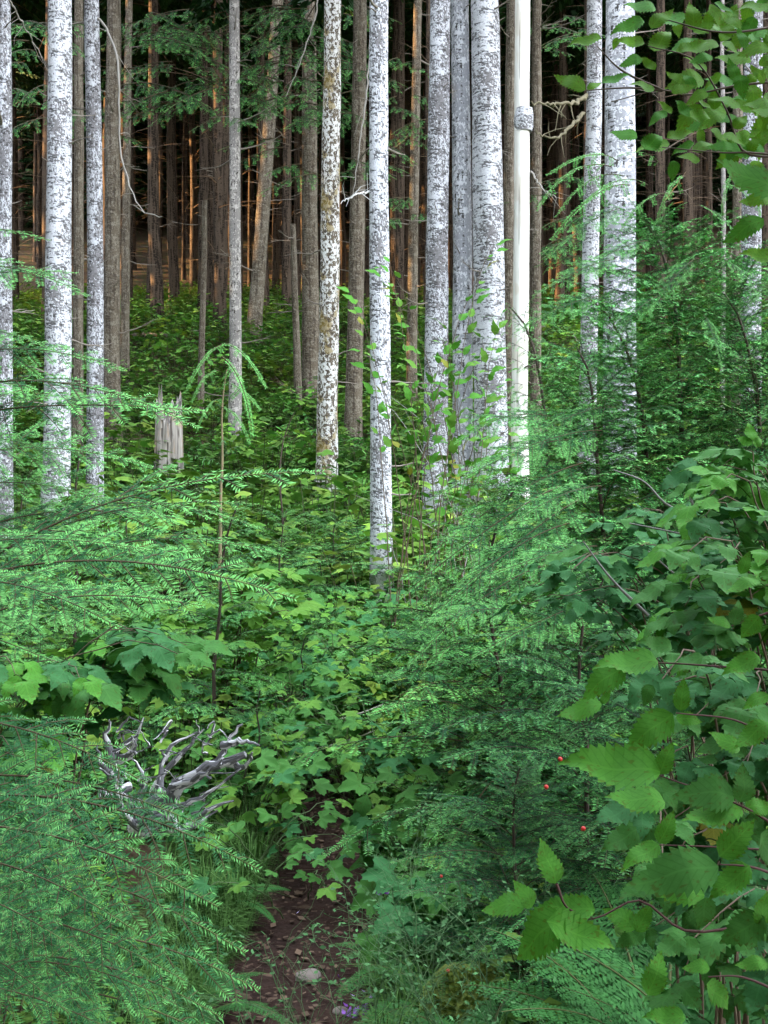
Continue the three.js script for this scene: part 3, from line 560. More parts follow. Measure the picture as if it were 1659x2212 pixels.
sap(156, 7, 860, 'hemlock sapling with thin stem before the stout pale trunk', { reach: 0.7, n: 44 });
sap(40, 7.5, 960, 'low hemlock sapling by the left edge below the dark trunk', { reach: 0.8, n: 40 });
sap(270, 9.5, 1010, 'small hemlock sapling in front of the broken stump', { reach: 0.8, n: 36 });
sap(600, 8.6, 1060, 'bushy hemlock sapling mid slope left of the mossy trunk foot', { reach: 0.9, n: 46 });
sap(720, 9.8, 1080, 'bushy hemlock sapling under the orange-mossed trunk', { reach: 0.9, n: 44 });
sap(380, 7.6, 1150, 'low spreading hemlock sapling behind the vine maple', { reach: 0.8, n: 34 });
sap(900, 7.2, 1270, 'small hemlock sapling right of the central trunk foot', { reach: 0.6, n: 34 });
sap(655, 6.6, 1330, 'very small hemlock sapling between path and vine maple', { reach: 0.4, n: 22 });
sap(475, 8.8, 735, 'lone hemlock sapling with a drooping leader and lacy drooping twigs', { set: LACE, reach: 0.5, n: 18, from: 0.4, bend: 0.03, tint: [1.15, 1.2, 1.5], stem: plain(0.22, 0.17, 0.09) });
sap(610, 12, 850, 'tiny lacy hemlock sapling on the slope before the mossy trunk', { set: LACE, reach: 0.5, n: 14, from: 0.3 });
// right: a thicket of taller saplings
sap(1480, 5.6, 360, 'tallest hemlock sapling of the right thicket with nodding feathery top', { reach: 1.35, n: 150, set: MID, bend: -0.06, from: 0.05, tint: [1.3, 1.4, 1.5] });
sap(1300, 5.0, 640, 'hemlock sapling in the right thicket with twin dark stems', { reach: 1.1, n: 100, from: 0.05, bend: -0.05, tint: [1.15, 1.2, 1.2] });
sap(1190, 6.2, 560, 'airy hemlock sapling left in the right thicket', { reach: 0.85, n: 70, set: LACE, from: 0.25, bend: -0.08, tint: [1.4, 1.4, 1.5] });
sap(1640, 5.2, 520, 'hemlock sapling at the right edge of the view', { reach: 1.2, n: 90, bend: -0.06 });
sap(1130, 4.6, 960, 'low hemlock sapling with boughs sweeping left toward the central trunk', { reach: 1.0, n: 70, from: 0.02, lean: -0.1 });
sap(1260, 3.9, 1110, 'dark low hemlock sapling under the right thicket', { reach: 0.9, n: 56, from: 0.02, tint: [0.65, 0.7, 0.75] });  // darker tint puts the thicket shade into the needle colour
sap(1150, 3.4, 1560, 'small bushy hemlock beside the path at right', { reach: 0.62, n: 50, from: 0.02, lean: -0.1, set: NEAR, tint: [0.75, 0.8, 0.85] });  // needles tinted darker to stand in for shade beside the path
sap(960, 6.4, 1180, 'thin hemlock sapling at the foot of the tight trunk cluster', { reach: 0.7, n: 40 });
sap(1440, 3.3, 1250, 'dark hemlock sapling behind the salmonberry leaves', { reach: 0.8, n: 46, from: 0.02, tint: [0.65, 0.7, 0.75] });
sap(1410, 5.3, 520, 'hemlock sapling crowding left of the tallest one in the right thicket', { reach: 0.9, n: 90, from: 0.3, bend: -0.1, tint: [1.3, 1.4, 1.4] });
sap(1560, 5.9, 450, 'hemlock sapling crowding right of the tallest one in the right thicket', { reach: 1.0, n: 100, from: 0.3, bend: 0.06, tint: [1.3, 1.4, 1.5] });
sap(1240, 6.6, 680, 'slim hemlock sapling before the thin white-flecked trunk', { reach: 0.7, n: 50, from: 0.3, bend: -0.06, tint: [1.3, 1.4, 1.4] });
{ // drooping sprays at the top of the right thicket, and on the lone nodding sapling
  const r = rng(8200), find = (s) => scene.children.find((o) => o.userData.label?.startsWith(s)), a = find('tallest hemlock'), b = find('lone hemlock');
  for (const [X, Y, d, X2, Y2] of [[1330, 345, 5.4, 1180, 380], [1320, 360, 5.3, 1160, 455], [1345, 380, 5.3, 1200, 470], [1360, 400, 5.2, 1190, 520], [1400, 400, 5.1, 1260, 440], [1560, 400, 5.4, 1620, 430], [1590, 370, 5.4, 1560, 460], [1600, 380, 5.3, 1640, 480], [1450, 420, 5.1, 1340, 500], [1430, 360, 5.2, 1330, 340], [1480, 380, 5.2, 1420, 480], [1500, 440, 5, 1600, 520], [1340, 450, 5, 1180, 560], [1400, 520, 4.9, 1240, 600], [1500, 560, 4.8, 1400, 680], [1560, 560, 4.8, 1640, 650], [1330, 560, 4.8, 1150, 640], [1300, 640, 4.7, 1110, 720], [1420, 640, 4.7, 1320, 760], [1520, 680, 4.7, 1560, 800]]) hangBough(a, r, at(X, Y, d), at(X2, Y2, d - 0.1), pick(r, d > 5 ? DROOP : LONG), (r() - 0.5) * 0.6);
  const low = find('low hemlock sapling with boughs sweeping');
  for (const [X, Y, d, X2, Y2] of [[1260, 1000, 4.7, 890, 1230], [1230, 950, 4.8, 930, 1080], [1210, 1050, 4.5, 865, 1290], [1250, 1080, 4.4, 950, 1330], [1190, 900, 4.9, 980, 960], [1300, 930, 4.8, 1030, 1010], [1230, 1130, 4.3, 900, 1370], [1180, 1220, 4.2, 880, 1440], [1300, 1050, 4.4, 1080, 1150], [1330, 880, 4.9, 1120, 960], [1110, 1320, 3.9, 905, 1345], [1330, 1290, 3.8, 1020, 1420], [1290, 1180, 4.0, 1040, 1250]]) hangBough(low, r, at(X, Y, d), at(X2, Y2, d - 0.2), pick(r, LONG), (r() - 0.5) * 0.6);
  for (const [X, Y, X2, Y2] of [[478, 745, 400, 850], [478, 742, 575, 838], [478, 770, 545, 945], [474, 800, 415, 870], [480, 830, 562, 885], [476, 860, 425, 935], [478, 880, 540, 960]]) hangBough(b, r, at(X, Y, 8.8), at(X2, Y2, 8.6), pick(r, DROOP), (r() - 0.5) * 0.4);
}
// green boughs hanging from the trees further in
{
  const r = rng(8100);
  const hang = (T0, list) => { for (const [X, Y, d, X2, Y2] of list) { const dir = at(X2, Y2, d - 0.6).sub(at(X, Y, d)), m = part('bough', pick(r, FARB), needleMat, T0.t); place(m, frame(at(X, Y, d).sub(T0.t.position), dir, V((r() - 0.5) * 0.6, 1, 0.4 * r()), dir.length() / 1.6 * 1.15)); } };
  const spread = (n, X0, X1, Y0, Y1, d, w) => range(n, () => { const X = lerp(X0, X1, r()), Y = lerp(Y0, Y1, r()), s = r() < 0.5 ? -1 : 1; return [X, Y, d + (r() - 0.5) * 3, X + s * w * (0.6 + r() * 0.7), Y + w * (0.15 + r() * 0.4)]; });
  hang(T[6], [...spread(26, 300, 500, 20, 120, 22, 110), ...spread(20, 290, 480, 130, 220, 22, 110), ...spread(8, 470, 540, 150, 260, 21, 90)]);
  hang(T[8], [...spread(34, 590, 720, 0, 160, 22, 110), ...spread(30, 600, 780, 130, 380, 21, 100), ...spread(12, 560, 640, 120, 230, 23, 90)]);
  hang(T[4], [...spread(12, 20, 110, 40, 260, 15, 80), ...spread(8, 160, 260, 150, 320, 21, 60)]);
  hang(T[17], [...spread(22, 1180, 1300, 380, 560, 19, 80), ...spread(8, 1150, 1260, 20, 120, 22, 70)]);
  hang(T[12], [...spread(12, 850, 930, 120, 320, 24, 60), ...spread(8, 850, 920, 380, 480, 24, 60)]);
}
// ---------- broadleaved shrubs ----------
{ // nearest right: salmonberry
  const r = rng(6001), g = thing('salmonberry_shrub', 'nearest salmonberry shrub with large toothed leaves at the lower right', 'shrub', onGround(1750, 1.15), 'salmonberry shrubs');
  const L = [[1424, 1672, 1214, 1630, 1.15], [1424, 1672, 1452, 1610, 1.15], [1590, 1720, 1470, 1690, 1.1], [1439, 1732, 1319, 1710, 1.2], [1554, 1867, 1354, 1904, 1.0], [1554, 1850, 1630, 1780, 1.02], [1620, 1872, 1530, 1937, 1.0], [1604, 1742, 1484, 1757, 1.1], [1600, 1735, 1625, 1660, 1.1], [1610, 1745, 1680, 1730, 1.1],
    [1525, 1932, 1407, 1914, 1.15], [1424, 1827, 1344, 1857, 1.3], [1424, 1822, 1460, 1760, 1.3], [1202, 1909, 1172, 1812, 1.15], [1134, 1957, 1044, 1940, 1.2], [1150, 1962, 1130, 1900, 1.2], [1219, 1982, 1092, 2050, 1.1], [1180, 1992, 1335, 2042, 1.1], [1285, 1968, 1165, 1950, 1.15], [1374, 2007, 1317, 1950, 1.15], [1374, 2012, 1410, 1950, 1.15], [1374, 2020, 1330, 2035, 1.15],
    [1524, 1937, 1525, 2015, 1.1], [1454, 1542, 1340, 1612, 1.25], [1470, 1537, 1476, 1465, 1.25], [1460, 1550, 1520, 1555, 1.25], [1420, 1432, 1285, 1427, 1.4], [1350, 1437, 1248, 1497, 1.4], [1300, 1520, 1200, 1540, 1.5], [1300, 1520, 1320, 1490, 1.5], [1534, 2092, 1478, 2075, 1.15], [1524, 2127, 1594, 2170, 1.15], [1580, 1352, 1530, 1330, 1.3], [1585, 1350, 1600, 1300, 1.3], [1640, 1420, 1560, 1450, 1.25], [1640, 1330, 1600, 1380, 1.25], [1660, 1560, 1590, 1610, 1.2], [1660, 1500, 1600, 1520, 1.2], [1650, 1980, 1560, 2040, 1.1], [1660, 2080, 1590, 2080, 1.1], [1640, 2000, 1660, 1930, 1.1], [1400, 2150, 1440, 2060, 1.2], [1480, 2200, 1390, 2190, 1.2], [1450, 1400, 1380, 1380, 1.4], [1520, 1420, 1440, 1440, 1.4], [1410, 1480, 1380, 1520, 1.45], [1640, 1250, 1570, 1270, 1.4], [1600, 1240, 1620, 1190, 1.4], [1600, 1620, 1540, 1580, 1.3], [1640, 1800, 1690, 1870, 1.05]];
  for (const [a, b, c, d, e] of L) leafAt(g, r, a, b, c, d, e, LEAFLET, [LM.fresh, LM.fresh, LM.mid]);
  const canes = [[[1660, 1990, 1.15], [1480, 2010, 1.15], [1380, 1945, 1.15], [1280, 1985, 1.15], [1160, 1965, 1.15]], [[1700, 1800, 1.1], [1600, 1740, 1.1], [1424, 1675, 1.15]], [[1720, 1640, 1.2], [1600, 1560, 1.25], [1460, 1540, 1.25]], [[1700, 1900, 1.02], [1620, 1872, 1], [1554, 1867, 1]], [[1700, 1450, 1.3], [1560, 1440, 1.35], [1420, 1432, 1.4], [1350, 1437, 1.4]], [[1700, 2150, 1.15], [1600, 2110, 1.15], [1530, 2110, 1.15]], [[1700, 1310, 1.3], [1640, 1330, 1.3], [1580, 1352, 1.3]], [[1720, 1840, 1.3], [1560, 1830, 1.3], [1424, 1825, 1.3]], [[1202, 1909, 1.15], [1225, 1960, 1.15], [1280, 1982, 1.15]]];
  for (const c of canes) { const pts = new THREE.CatmullRomCurve3(c.map((q) => at(...q).sub(g.position))).getPoints(16), gb = new GB(); gb.tube(pts, (t) => 0.0017 * (1 - 0.6 * t), 5, WHITE); part('cane', gb.build(), plain(0.1, 0.045, 0.04), g); }
  const main = new GB(); main.tube(bez(V(0, -0.05, 0), at(1800, 1900, 1.1).sub(g.position), at(1700, 1400, 1.3).sub(g.position), 10), (t) => 0.009 * (1 - 0.5 * t), 6, WHITE); part('cane', main.build(), stemMat, g);
}
{ // top right overhang
  const r = rng(6101), root = onGround(1900, 1.9), g = thing('salmonberry_shrub', 'tall salmonberry cane overhanging the top right corner with leaves tinted bright to look backlit', 'shrub', root, 'salmonberry shrubs');
  const L = [[1391, 47, 1319, 66], [1418, 19, 1355, 0], [1405, 58, 1456, 12], [1333, 82, 1326, 106], [1300, 86, 1228, 89], [1391, 95, 1330, 84], [1413, 113, 1442, 50], [1499, 66, 1499, -4], [1499, 66, 1574, 42], [1266, 192, 1198, 156], [1268, 194, 1298, 172], [1300, 182, 1362, 156], [1415, 152, 1384, 120], [1388, 128, 1340, 126], [1587, 182, 1530, 153], [1592, 178, 1576, 122], [1610, 190, 1640, 150], [1450, 246, 1424, 216], [1490, 254, 1462, 212], [1490, 254, 1540, 236], [1680, 420, 1568, 335], [1670, 428, 1600, 430], [1636, 320, 1665, 225], [1378, 296, 1320, 279], [1512, 348, 1470, 326], [1440, 300, 1500, 280], [1632, 244, 1580, 212], [1600, 260, 1540, 250], [1560, 290, 1610, 300], [1480, 180, 1440, 150], [1540, 120, 1490, 130], [1600, 60, 1560, 20], [1640, 90, 1600, 60], [1660, 20, 1600, 0], [1640, 140, 1690, 110], [1450, 200, 1500, 175], [1530, 200, 1480, 210], [1420, 200, 1390, 180], [1560, 90, 1600, 105], [1460, 110, 1500, 95], [1620, 340, 1570, 300], [1500, 310, 1450, 330], [1650, 470, 1560, 520], [1680, 560, 1600, 540], [1690, 300, 1640, 280], [1440, 240, 1400, 260], [1560, 160, 1520, 190]];
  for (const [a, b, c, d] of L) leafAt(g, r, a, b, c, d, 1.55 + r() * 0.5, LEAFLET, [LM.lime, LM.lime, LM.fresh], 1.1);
  for (const c of [[[1800, 170, 1.8], [1600, 184, 1.75], [1480, 205, 1.75], [1430, 195, 1.75], [1320, 220, 1.75]], [[1760, 40, 1.8], [1560, 70, 1.75], [1430, 40, 1.75]], [[1800, 350, 1.8], [1620, 330, 1.75], [1560, 330, 1.75], [1430, 318, 1.75]], [[1760, 330, 1.75], [1610, 330, 1.75], [1570, 240, 1.75], [1500, 130, 1.75], [1400, 100, 1.75]], [[1430, 195, 1.75], [1340, 150, 1.75], [1290, 100, 1.75]], [[1430, 196, 1.75], [1360, 190, 1.75], [1262, 196, 1.75]]]) { const pts = new THREE.CatmullRomCurve3(c.map((q) => at(...q).sub(root))).getPoints(18), gb = new GB(); gb.tube(pts, (t) => 0.0024 * (1 - 0.65 * t), 5, WHITE); part('cane', gb.build(), plain(0.1, 0.07, 0.045), g); }
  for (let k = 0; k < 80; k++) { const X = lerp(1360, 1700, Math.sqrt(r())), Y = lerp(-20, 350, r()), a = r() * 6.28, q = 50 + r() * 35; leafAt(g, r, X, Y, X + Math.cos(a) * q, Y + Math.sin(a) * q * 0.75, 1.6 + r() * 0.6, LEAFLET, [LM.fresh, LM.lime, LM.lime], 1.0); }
  const main = new GB(); main.tube(new THREE.CatmullRomCurve3([V(0.5, -0.05, -0.2), V(0.42, 0.7, -0.15), at(1950, 700, 1.95).sub(root), at(1860, 300, 1.85).sub(root), at(1790, 0, 1.8).sub(root)]).getPoints(18), (t) => 0.009 * (1 - 0.6 * t), 7, WHITE); part('cane', main.build(), stemMat, g);
}
{ // further right: mass of duller salmonberry
  const r = rng(6201), S = (o) => shrub({ name: 'salmonberry_shrub', group: 'salmonberry shrubs', geos: TREFOIL, rad: 0.0038, spread: 0.35, ...o });
  S({ seed: 1, label: 'salmonberry mass with dull green leaves right of centre, below the hemlock thicket', root: onGround(1620, 3.1), tips: [...region(r, 14, 1140, 1480, 1190, 1350, 2.7, 3.2), ...region(r, 8, 1320, 1560, 1120, 1260, 2.8, 3.3)], size: 0.088, leaves: 9, mats: [LM.mid, LM.cool, LM.cool], from: 0.5 });
  S({ seed: 2, label: 'salmonberry at the right edge above the nearest leaves', root: onGround(1760, 2.4), tips: [...region(r, 10, 1470, 1690, 990, 1140, 2.1, 2.7), ...region(r, 14, 1440, 1690, 1120, 1400, 1.9, 2.4)], size: 0.095, leaves: 8, mats: [LM.mid, LM.cool, LM.fresh], from: 0.45 });
  S({ seed: 3, label: 'dim salmonberry leaves behind the nearest shrub at lower right', root: onGround(1680, 2.0), tips: [...region(r, 14, 1380, 1660, 1400, 1750, 1.6, 2.0), ...region(r, 12, 1400, 1680, 1750, 2150, 1.4, 1.8)], size: 0.085, leaves: 7, mats: [LM.mid, LM.cool], from: 0.4 });
  S({ seed: 4, label: 'salmonberry with broad pale leaves at left above the dead roots', root: onGround(-40, 3.0), tips: [...region(r, 9, 150, 420, 1370, 1480, 2.6, 3.0), ...region(r, 6, 40, 330, 1430, 1500, 2.5, 2.9), ...region(r, 4, 0, 130, 1560, 1700, 2.3, 2.6)], size: 0.12, leaves: 6, mats: [LM.mid, LM.mid, LM.fresh, LM.cool], from: 0.5 });
  // dead grey twigs inside the mass
  const dead = thing('dead_branch', 'bare pale grey twigs poking through the salmonberry mass at right', 'branch', at(1560, 1180, 2.6));
  for (const c of [[[1560, 1130, 2.7], [1440, 1090, 2.6], [1390, 1040, 2.6], [1325, 1015, 2.6]], [[1640, 1200, 2.6], [1500, 1160, 2.55], [1360, 1130, 2.55]], [[1620, 1240, 2.5], [1480, 1250, 2.5], [1400, 1190, 2.5]], [[1400, 1330, 2.3], [1320, 1250, 2.3], [1260, 1170, 2.3]], [[1500, 1100, 2.6], [1480, 1050, 2.6], [1440, 1010, 2.6]]]) { const gb = new GB(); gb.tube(new THREE.CatmullRomCurve3(c.map((q) => at(...q).sub(dead.position))).getPoints(14), (t) => 0.004 * (1 - 0.7 * t), 5, WHITE); part('twig', gb.build(), greyStem, dead); }
}
{ // vine maple, alder brush, thimbleberry
  const r = rng(6301);
  shrub({ name: 'vine_maple', label: 'vine maple with pale yellow-green lobed leaves left of the path', seed: 11, root: onGround(480, 6.6), tips: [...region(r, 12, 500, 680, 1230, 1330, 6.2, 6.8), ...region(r, 16, 260, 600, 1280, 1480, 6.0, 6.8)], size: 0.14, leaves: 8, geos: MAPLE, mats: [LM.pfresh, LM.pfresh, LM.pmid], from: 0.3, rad: 0.006, arch: 1.05, face: 0.55 });
  shrub({ name: 'alder_brush', label: 'thin leafy brush with small bright leaves before the tight trunk cluster', seed: 12, root: onGround(960, 8), tips: [...region(r, 9, 900, 1080, 520, 800, 7.4, 8.2), ...region(r, 6, 730, 860, 560, 760, 7.6, 8.2), ...region(r, 9, 860, 1120, 760, 1050, 7.2, 8.2)], size: 0.11, leaves: 11, geos: OVAL, mats: [LM.fresh, LM.pfresh], face: 0.7, from: 0.4, rad: 0.005, stem: stemMat, arch: 0.75, odd: 0.03, spread: 0.9 });
  shrub({ name: 'alder_brush', label: 'bare-stemmed brush leaning over the slope right of the central trunk', seed: 13, root: onGround(1040, 9), tips: [...region(r, 12, 760, 1120, 820, 1130, 8, 9.4)], size: 0.09, leaves: 3, geos: OVAL, mats: [LM.fresh, LM.mid], from: 0.6, rad: 0.006, stem: greyStem, arch: 0.7, spread: 1.2 });
  const spots = [];
  const T2 = (X, d, label, n, size, hh) => { const root = onGround(X, d), tips = range(n, () => root.clone().add(V((r() - 0.5) * 1.0, hh * (0.6 + r() * 0.6), (r() - 0.5) * 0.9))); shrub({ name: 'thimbleberry', label, group: 'thimbleberry plants beyond the path', seed: Math.round(X * 7 + d * 31), root, tips, size, leaves: 4, geos: THIMBLE, mats: [LM.pmid, LM.pmid, LM.pcool, LM.pfresh], from: 0.35, rad: 0.004, stem: greenStem, arch: 1, dip: -0.05, face: 0.45, odd: 0.006, stalk: 0.5 }); };
  const lab = 'low lobed-leaf thimbleberry plant in the green mass beyond the path';
  for (const [X, d] of [[690, 5.7], [770, 5.6], [850, 5.5], [920, 5.4], [640, 6.2], [730, 6.3], [820, 6.4], [900, 6.3], [990, 6.2], [600, 7], [700, 7.1], [790, 7.3], [880, 7.4], [970, 7.2], [640, 8], [740, 8.2], [830, 8.4], [920, 8.6], [600, 6.4], [1000, 5.2], [560, 5.0], [610, 5.2], [960, 4.7], [560, 5.8]]) T2(X + (r() - 0.5) * 40, d, lab, 9, 0.105, 0.42);
  for (const [X, d] of [[560, 4.6], [600, 4.4], [910, 4.5], [990, 4.3]]) T2(X, d, 'thimbleberry plant close beside the bend of the path', 7, 0.095, 0.32);
  // brighter broad leaves right of the path mouth
  const b = shrub({ name: 'thimbleberry', label: 'thimbleberry with broad bluish-green leaves at the right side of the path', seed: 21, root: onGround(930, 3.9), tips: [...region(r, 10, 800, 980, 1860, 2010, 3.5, 3.8), ...region(r, 5, 820, 960, 1960, 2040, 3.5, 3.7)], size: 0.11, leaves: 5, geos: [...THIMBLE, TREFOIL[0]], mats: [LM.pcool, LM.pmid], from: 0.4, rad: 0.004, stem: greenStem, face: 0.6, arch: 1.1 });
}
// tall coarse herb with long blades beside the bend
{
  const r = rng(6401), root = onGround(900, 4.6), g = thing('tall_herb', 'tall coarse herb with long drooping blades at the path bend', 'plant', root), gb = new GB(), top = at(790, 1715, 4.7).sub(root), pts = bez(V(0, -0.03, 0), at(860, 1830, 4.6).sub(root), top, 12);
  gb.tube(pts, (t) => 0.007 * (1 - 0.5 * t), 6, WHITE); part('stem', gb.build(), greenStem, g);
  for (const q of [[792, 1716, 770, 1790], [810, 1760, 800, 1880], [800, 1740, 745, 1830], [860, 1840, 750, 1860], [830, 1800, 880, 1770], [850, 1830, 900, 1890], [800, 1860, 815, 1950]]) leafAt(g, r, ...q, 4.55 + r() * 0.1, OVAL, [LM.mid, LM.cool], 0.5);
}
// red huckleberry: fine angled green twigs
{
  const r = rng(6501), root = onGround(1240, 2.7), g = thing('huckleberry_bush', 'tangle of fine green huckleberry twigs at lower right with red berries', 'shrub', root), tw = new GB(), lf = new GB();
  const grow = (p, dir, len, rad, dep) => {
    const e = p.clone(), pts = [e.clone()]; for (let k = 0; k < 4; k++) { dir.add(V((r() - .5) * 0.7, (r() - .5) * 0.45, (r() - .5) * 0.7)).normalize(); e.addScaledVector(dir, len / 4); pts.push(e.clone()); if (dep > 0) grow(e, dir.clone().add(V((r() - .5) * 1.9, (r() - .45) * 1.2, (r() - .5) * 1.9)).normalize(), len * 0.62, rad * 0.6, dep - 1); }
    const j = 0.7 + r() * 0.6; tw.tube(pts, (t) => rad * (1 - 0.4 * t), 3, [0.075 * j, 0.14 * j, 0.055 * j]);
    if (dep === 0 && r() < 0.6) for (let k = 1; k < 5; k++) { const q = 0.6 + r() * 0.7; lf.blade(pts[k], V(r() - .5, -0.1 + r() * 0.4, r() - .5).normalize(), V(r() - .5, (r() - .5) * 0.5, r() - .5).normalize(), 0.016, 0.005, [0.06 * q, 0.15 * q, 0.05 * q], 0.5); }
  };
  for (let k = 0; k < 15; k++) { const a = r() * 6.28, m = 0.15 + r() * 0.55; grow(V(Math.cos(a) * m, 0.02, Math.sin(a) * m * 0.6), V(Math.cos(a) * 0.5 - 0.15, 0.9, Math.sin(a) * 0.4 + 0.15).normalize(), 0.36, 0.0026, 3); }
  part('twigs', tw.build(), woodMat, g).userData.kind = 'stuff'; part('foliage', lf.build(), needleMat, g).userData.kind = 'stuff';
  const bm = plain(0.55, 0.03, 0.02, 0.3), bg = new THREE.SphereGeometry(0.0055, 8, 6);
  for (const [X, Y, d] of [[1210, 1640, 2.5], [953, 1893, 3.4], [968, 2097, 3.1], [1180, 1700, 2.5], [1260, 1790, 2.4]]) part('berry', bg, bm, g).position.copy(at(X, Y, d).sub(root));
}
// ferns
{
  const r = rng(6601);
  const fern = (X, d, n, L, label, geos = FROND, dirx = 0, up = 0.25) => { const root = onGround(X, d), g = thing('fern', label, 'fern', root, 'ferns'); for (let k = 0; k < n; k++) { const a = k / n * 6.283 + r() * 0.7; place(part('frond', pick(r, geos), needleMat, g), frame(V(0, 0.02, 0), V(Math.cos(a) + dirx, up + r() * 0.5, Math.sin(a)), UP, L * (0.7 + r() * 0.5), (r() - 0.5) * 0.4)); } };
  fern(1470, 1.75, 8, 0.55, 'lady fern under the nearest salmonberry leaves at lower right'); fern(1600, 2.3, 8, 0.7, 'fern in the shade behind the nearest salmonberry', FROND, 0, 0.9);
  fern(1160, 2.6, 9, 0.42, 'fern low at the right of the path near the huckleberry'); fern(960, 3.35, 8, 0.4, 'small bright fern beside the path edge');
  fern(1050, 2.9, 9, 0.5, 'dark sword fern by the mossy stump', SWORD); fern(1280, 2.2, 9, 0.45, 'low fern at the bottom edge right of the mossy stump'); fern(880, 3.7, 7, 0.35, 'small fern at the path edge below the broad leaves');
  fern(430, 3.4, 7, 0.32, 'fern left of the path below the dead roots'); fern(470, 4.3, 7, 0.35, 'sword fern left of the path bend', SWORD); fern(420, 2.7, 7, 0.4, 'fern under the nearest hemlock boughs'); fern(300, 2.6, 8, 0.45, 'fern deep under the nearest hemlock at left');
  fern(1400, 2.6, 9, 0.7, 'tall fern behind the huckleberry tangle', FROND, 0, 0.8); fern(1100, 3.7, 8, 0.45, 'fern between huckleberry and thimbleberry');
}
// ---------- ground cover ----------
function clump(seed, n, R, hh, size, C, lobed) {
  const r = rng(seed), g = new GB();
  for (let k = 0; k < n; k++) {
    const a = r() * 6.283, m = R * Math.sqrt(r()), y = hh * (0.25 + 0.75 * r()) * (1 - 0.4 * m / R), p = V(Math.cos(a) * m, y, Math.sin(a) * m), j = 0.65 + r() * 0.7, c = [C[0] * j * (0.8 + r() * 0.5), C[1] * j, C[2] * j], s = size * (0.6 + r() * 0.8);
    const b = r() * 6.283, dir = V(Math.cos(b), -0.1 - r() * 0.35, Math.sin(b)).normalize(), side = V(-dir.z, (r() - 0.5) * 0.7, dir.x).normalize();
    g.blade(p, dir, side, s, s * (lobed ? 0.3 : 0.24), c, 0.38);
    if (lobed) for (const e of [-1, 1]) g.blade(p, dir.clone().addScaledVector(side, e * 0.9).normalize(), side.clone().addScaledVector(dir, -e * 0.9).normalize(), s * 0.75, s * 0.22, c, 0.4);
    if (k % 4 === 0) g.tube([V(p.x * 0.5, -0.05, p.z * 0.5), p], () => 0.003, 3, [0.08, 0.09, 0.04]);
  }
  return g.build();
}
const coverMat = new THREE.MeshPhysicalMaterial({ vertexColors: true, roughness: 0.8, specularIntensity: 0.15, transmission: 0.3, thickness: 0, side: THREE.DoubleSide });
const COVER = [clump(1, 120, 0.5, 0.5, 0.078, [0.1, 0.24, 0.038], true), clump(2, 150, 0.5, 0.42, 0.07, [0.07, 0.2, 0.04], false), clump(3, 110, 0.45, 0.7, 0.085, [0.13, 0.27, 0.04], true)];
{
  const r = rng(7001), lists = COVER.map(() => []), cols = COVER.map(() => []);
  const put = (x, z, s) => { const X = x / -z * FPX + 829.5; if (-z < 4.9 && X > 180 && X < 600) return; const k = Math.floor(r() * 3), j = 0.7 + r() * 0.6 + wn(x * 0.4, z * 0.4, 77) * 0.7; lists[k].push(new THREE.Matrix4().compose(G(x, z, -0.04), new THREE.Quaternion().setFromEuler(new THREE.Euler((r() - .5) * 0.3, r() * 6.28, (r() - .5) * 0.3)), V(s, s * (0.7 + r() * 0.7), s))); cols[k].push(new THREE.Color().setRGB(j * (0.85 + r() * 0.3), j, j * (0.8 + r() * 0.3))); };
  for (let k = 0; k < 2600; k++) { const d = 9 + Math.pow(r(), 0.8) * 25, x = (r() * 2 - 1) * (d * 0.42 + 1); if (wn(x * 0.25, d * 0.25, 87) < -0.16) continue; put(x, -d, 0.8 + r() * 1.1); }
  for (let k = 0; k < 700; k++) { const d = 4.3 + r() * 5.5, x = (r() * 2 - 1) * (d * 0.5 + 1); if (Math.abs(x - pathX(d)) < (d < 5.6 ? 0.45 : 0.2)) continue; put(x, -d, 0.45 + r() * 0.5); }
  for (let k = 0; k < 380; k++) { const d = 1.2 + r() * 3.6, x = (r() * 2 - 1) * (d * 0.5 + 0.8); if (Math.abs(x - pathX(d)) < 0.5) continue; put(x, -d, 0.3 + r() * 0.3); }
  for (let k = 0; k < 1700; k++) { const d = 31 + r() * 26, x = (r() * 2 - 1) * d * 0.4; if (wn(x * 0.2, d * 0.2, 97) < -0.14) continue; put(x, -d, 0.8 + r() * 0.8); }
  const g = new THREE.Group(); g.name = 'ground_cover'; tag(g, 'green leafy ground cover over the forest floor and slope', 'ground cover', null, 'stuff'); scene.add(g);
  COVER.forEach((geo, k) => instanced('leaves', geo, coverMat, lists[k], g, cols[k]));
}
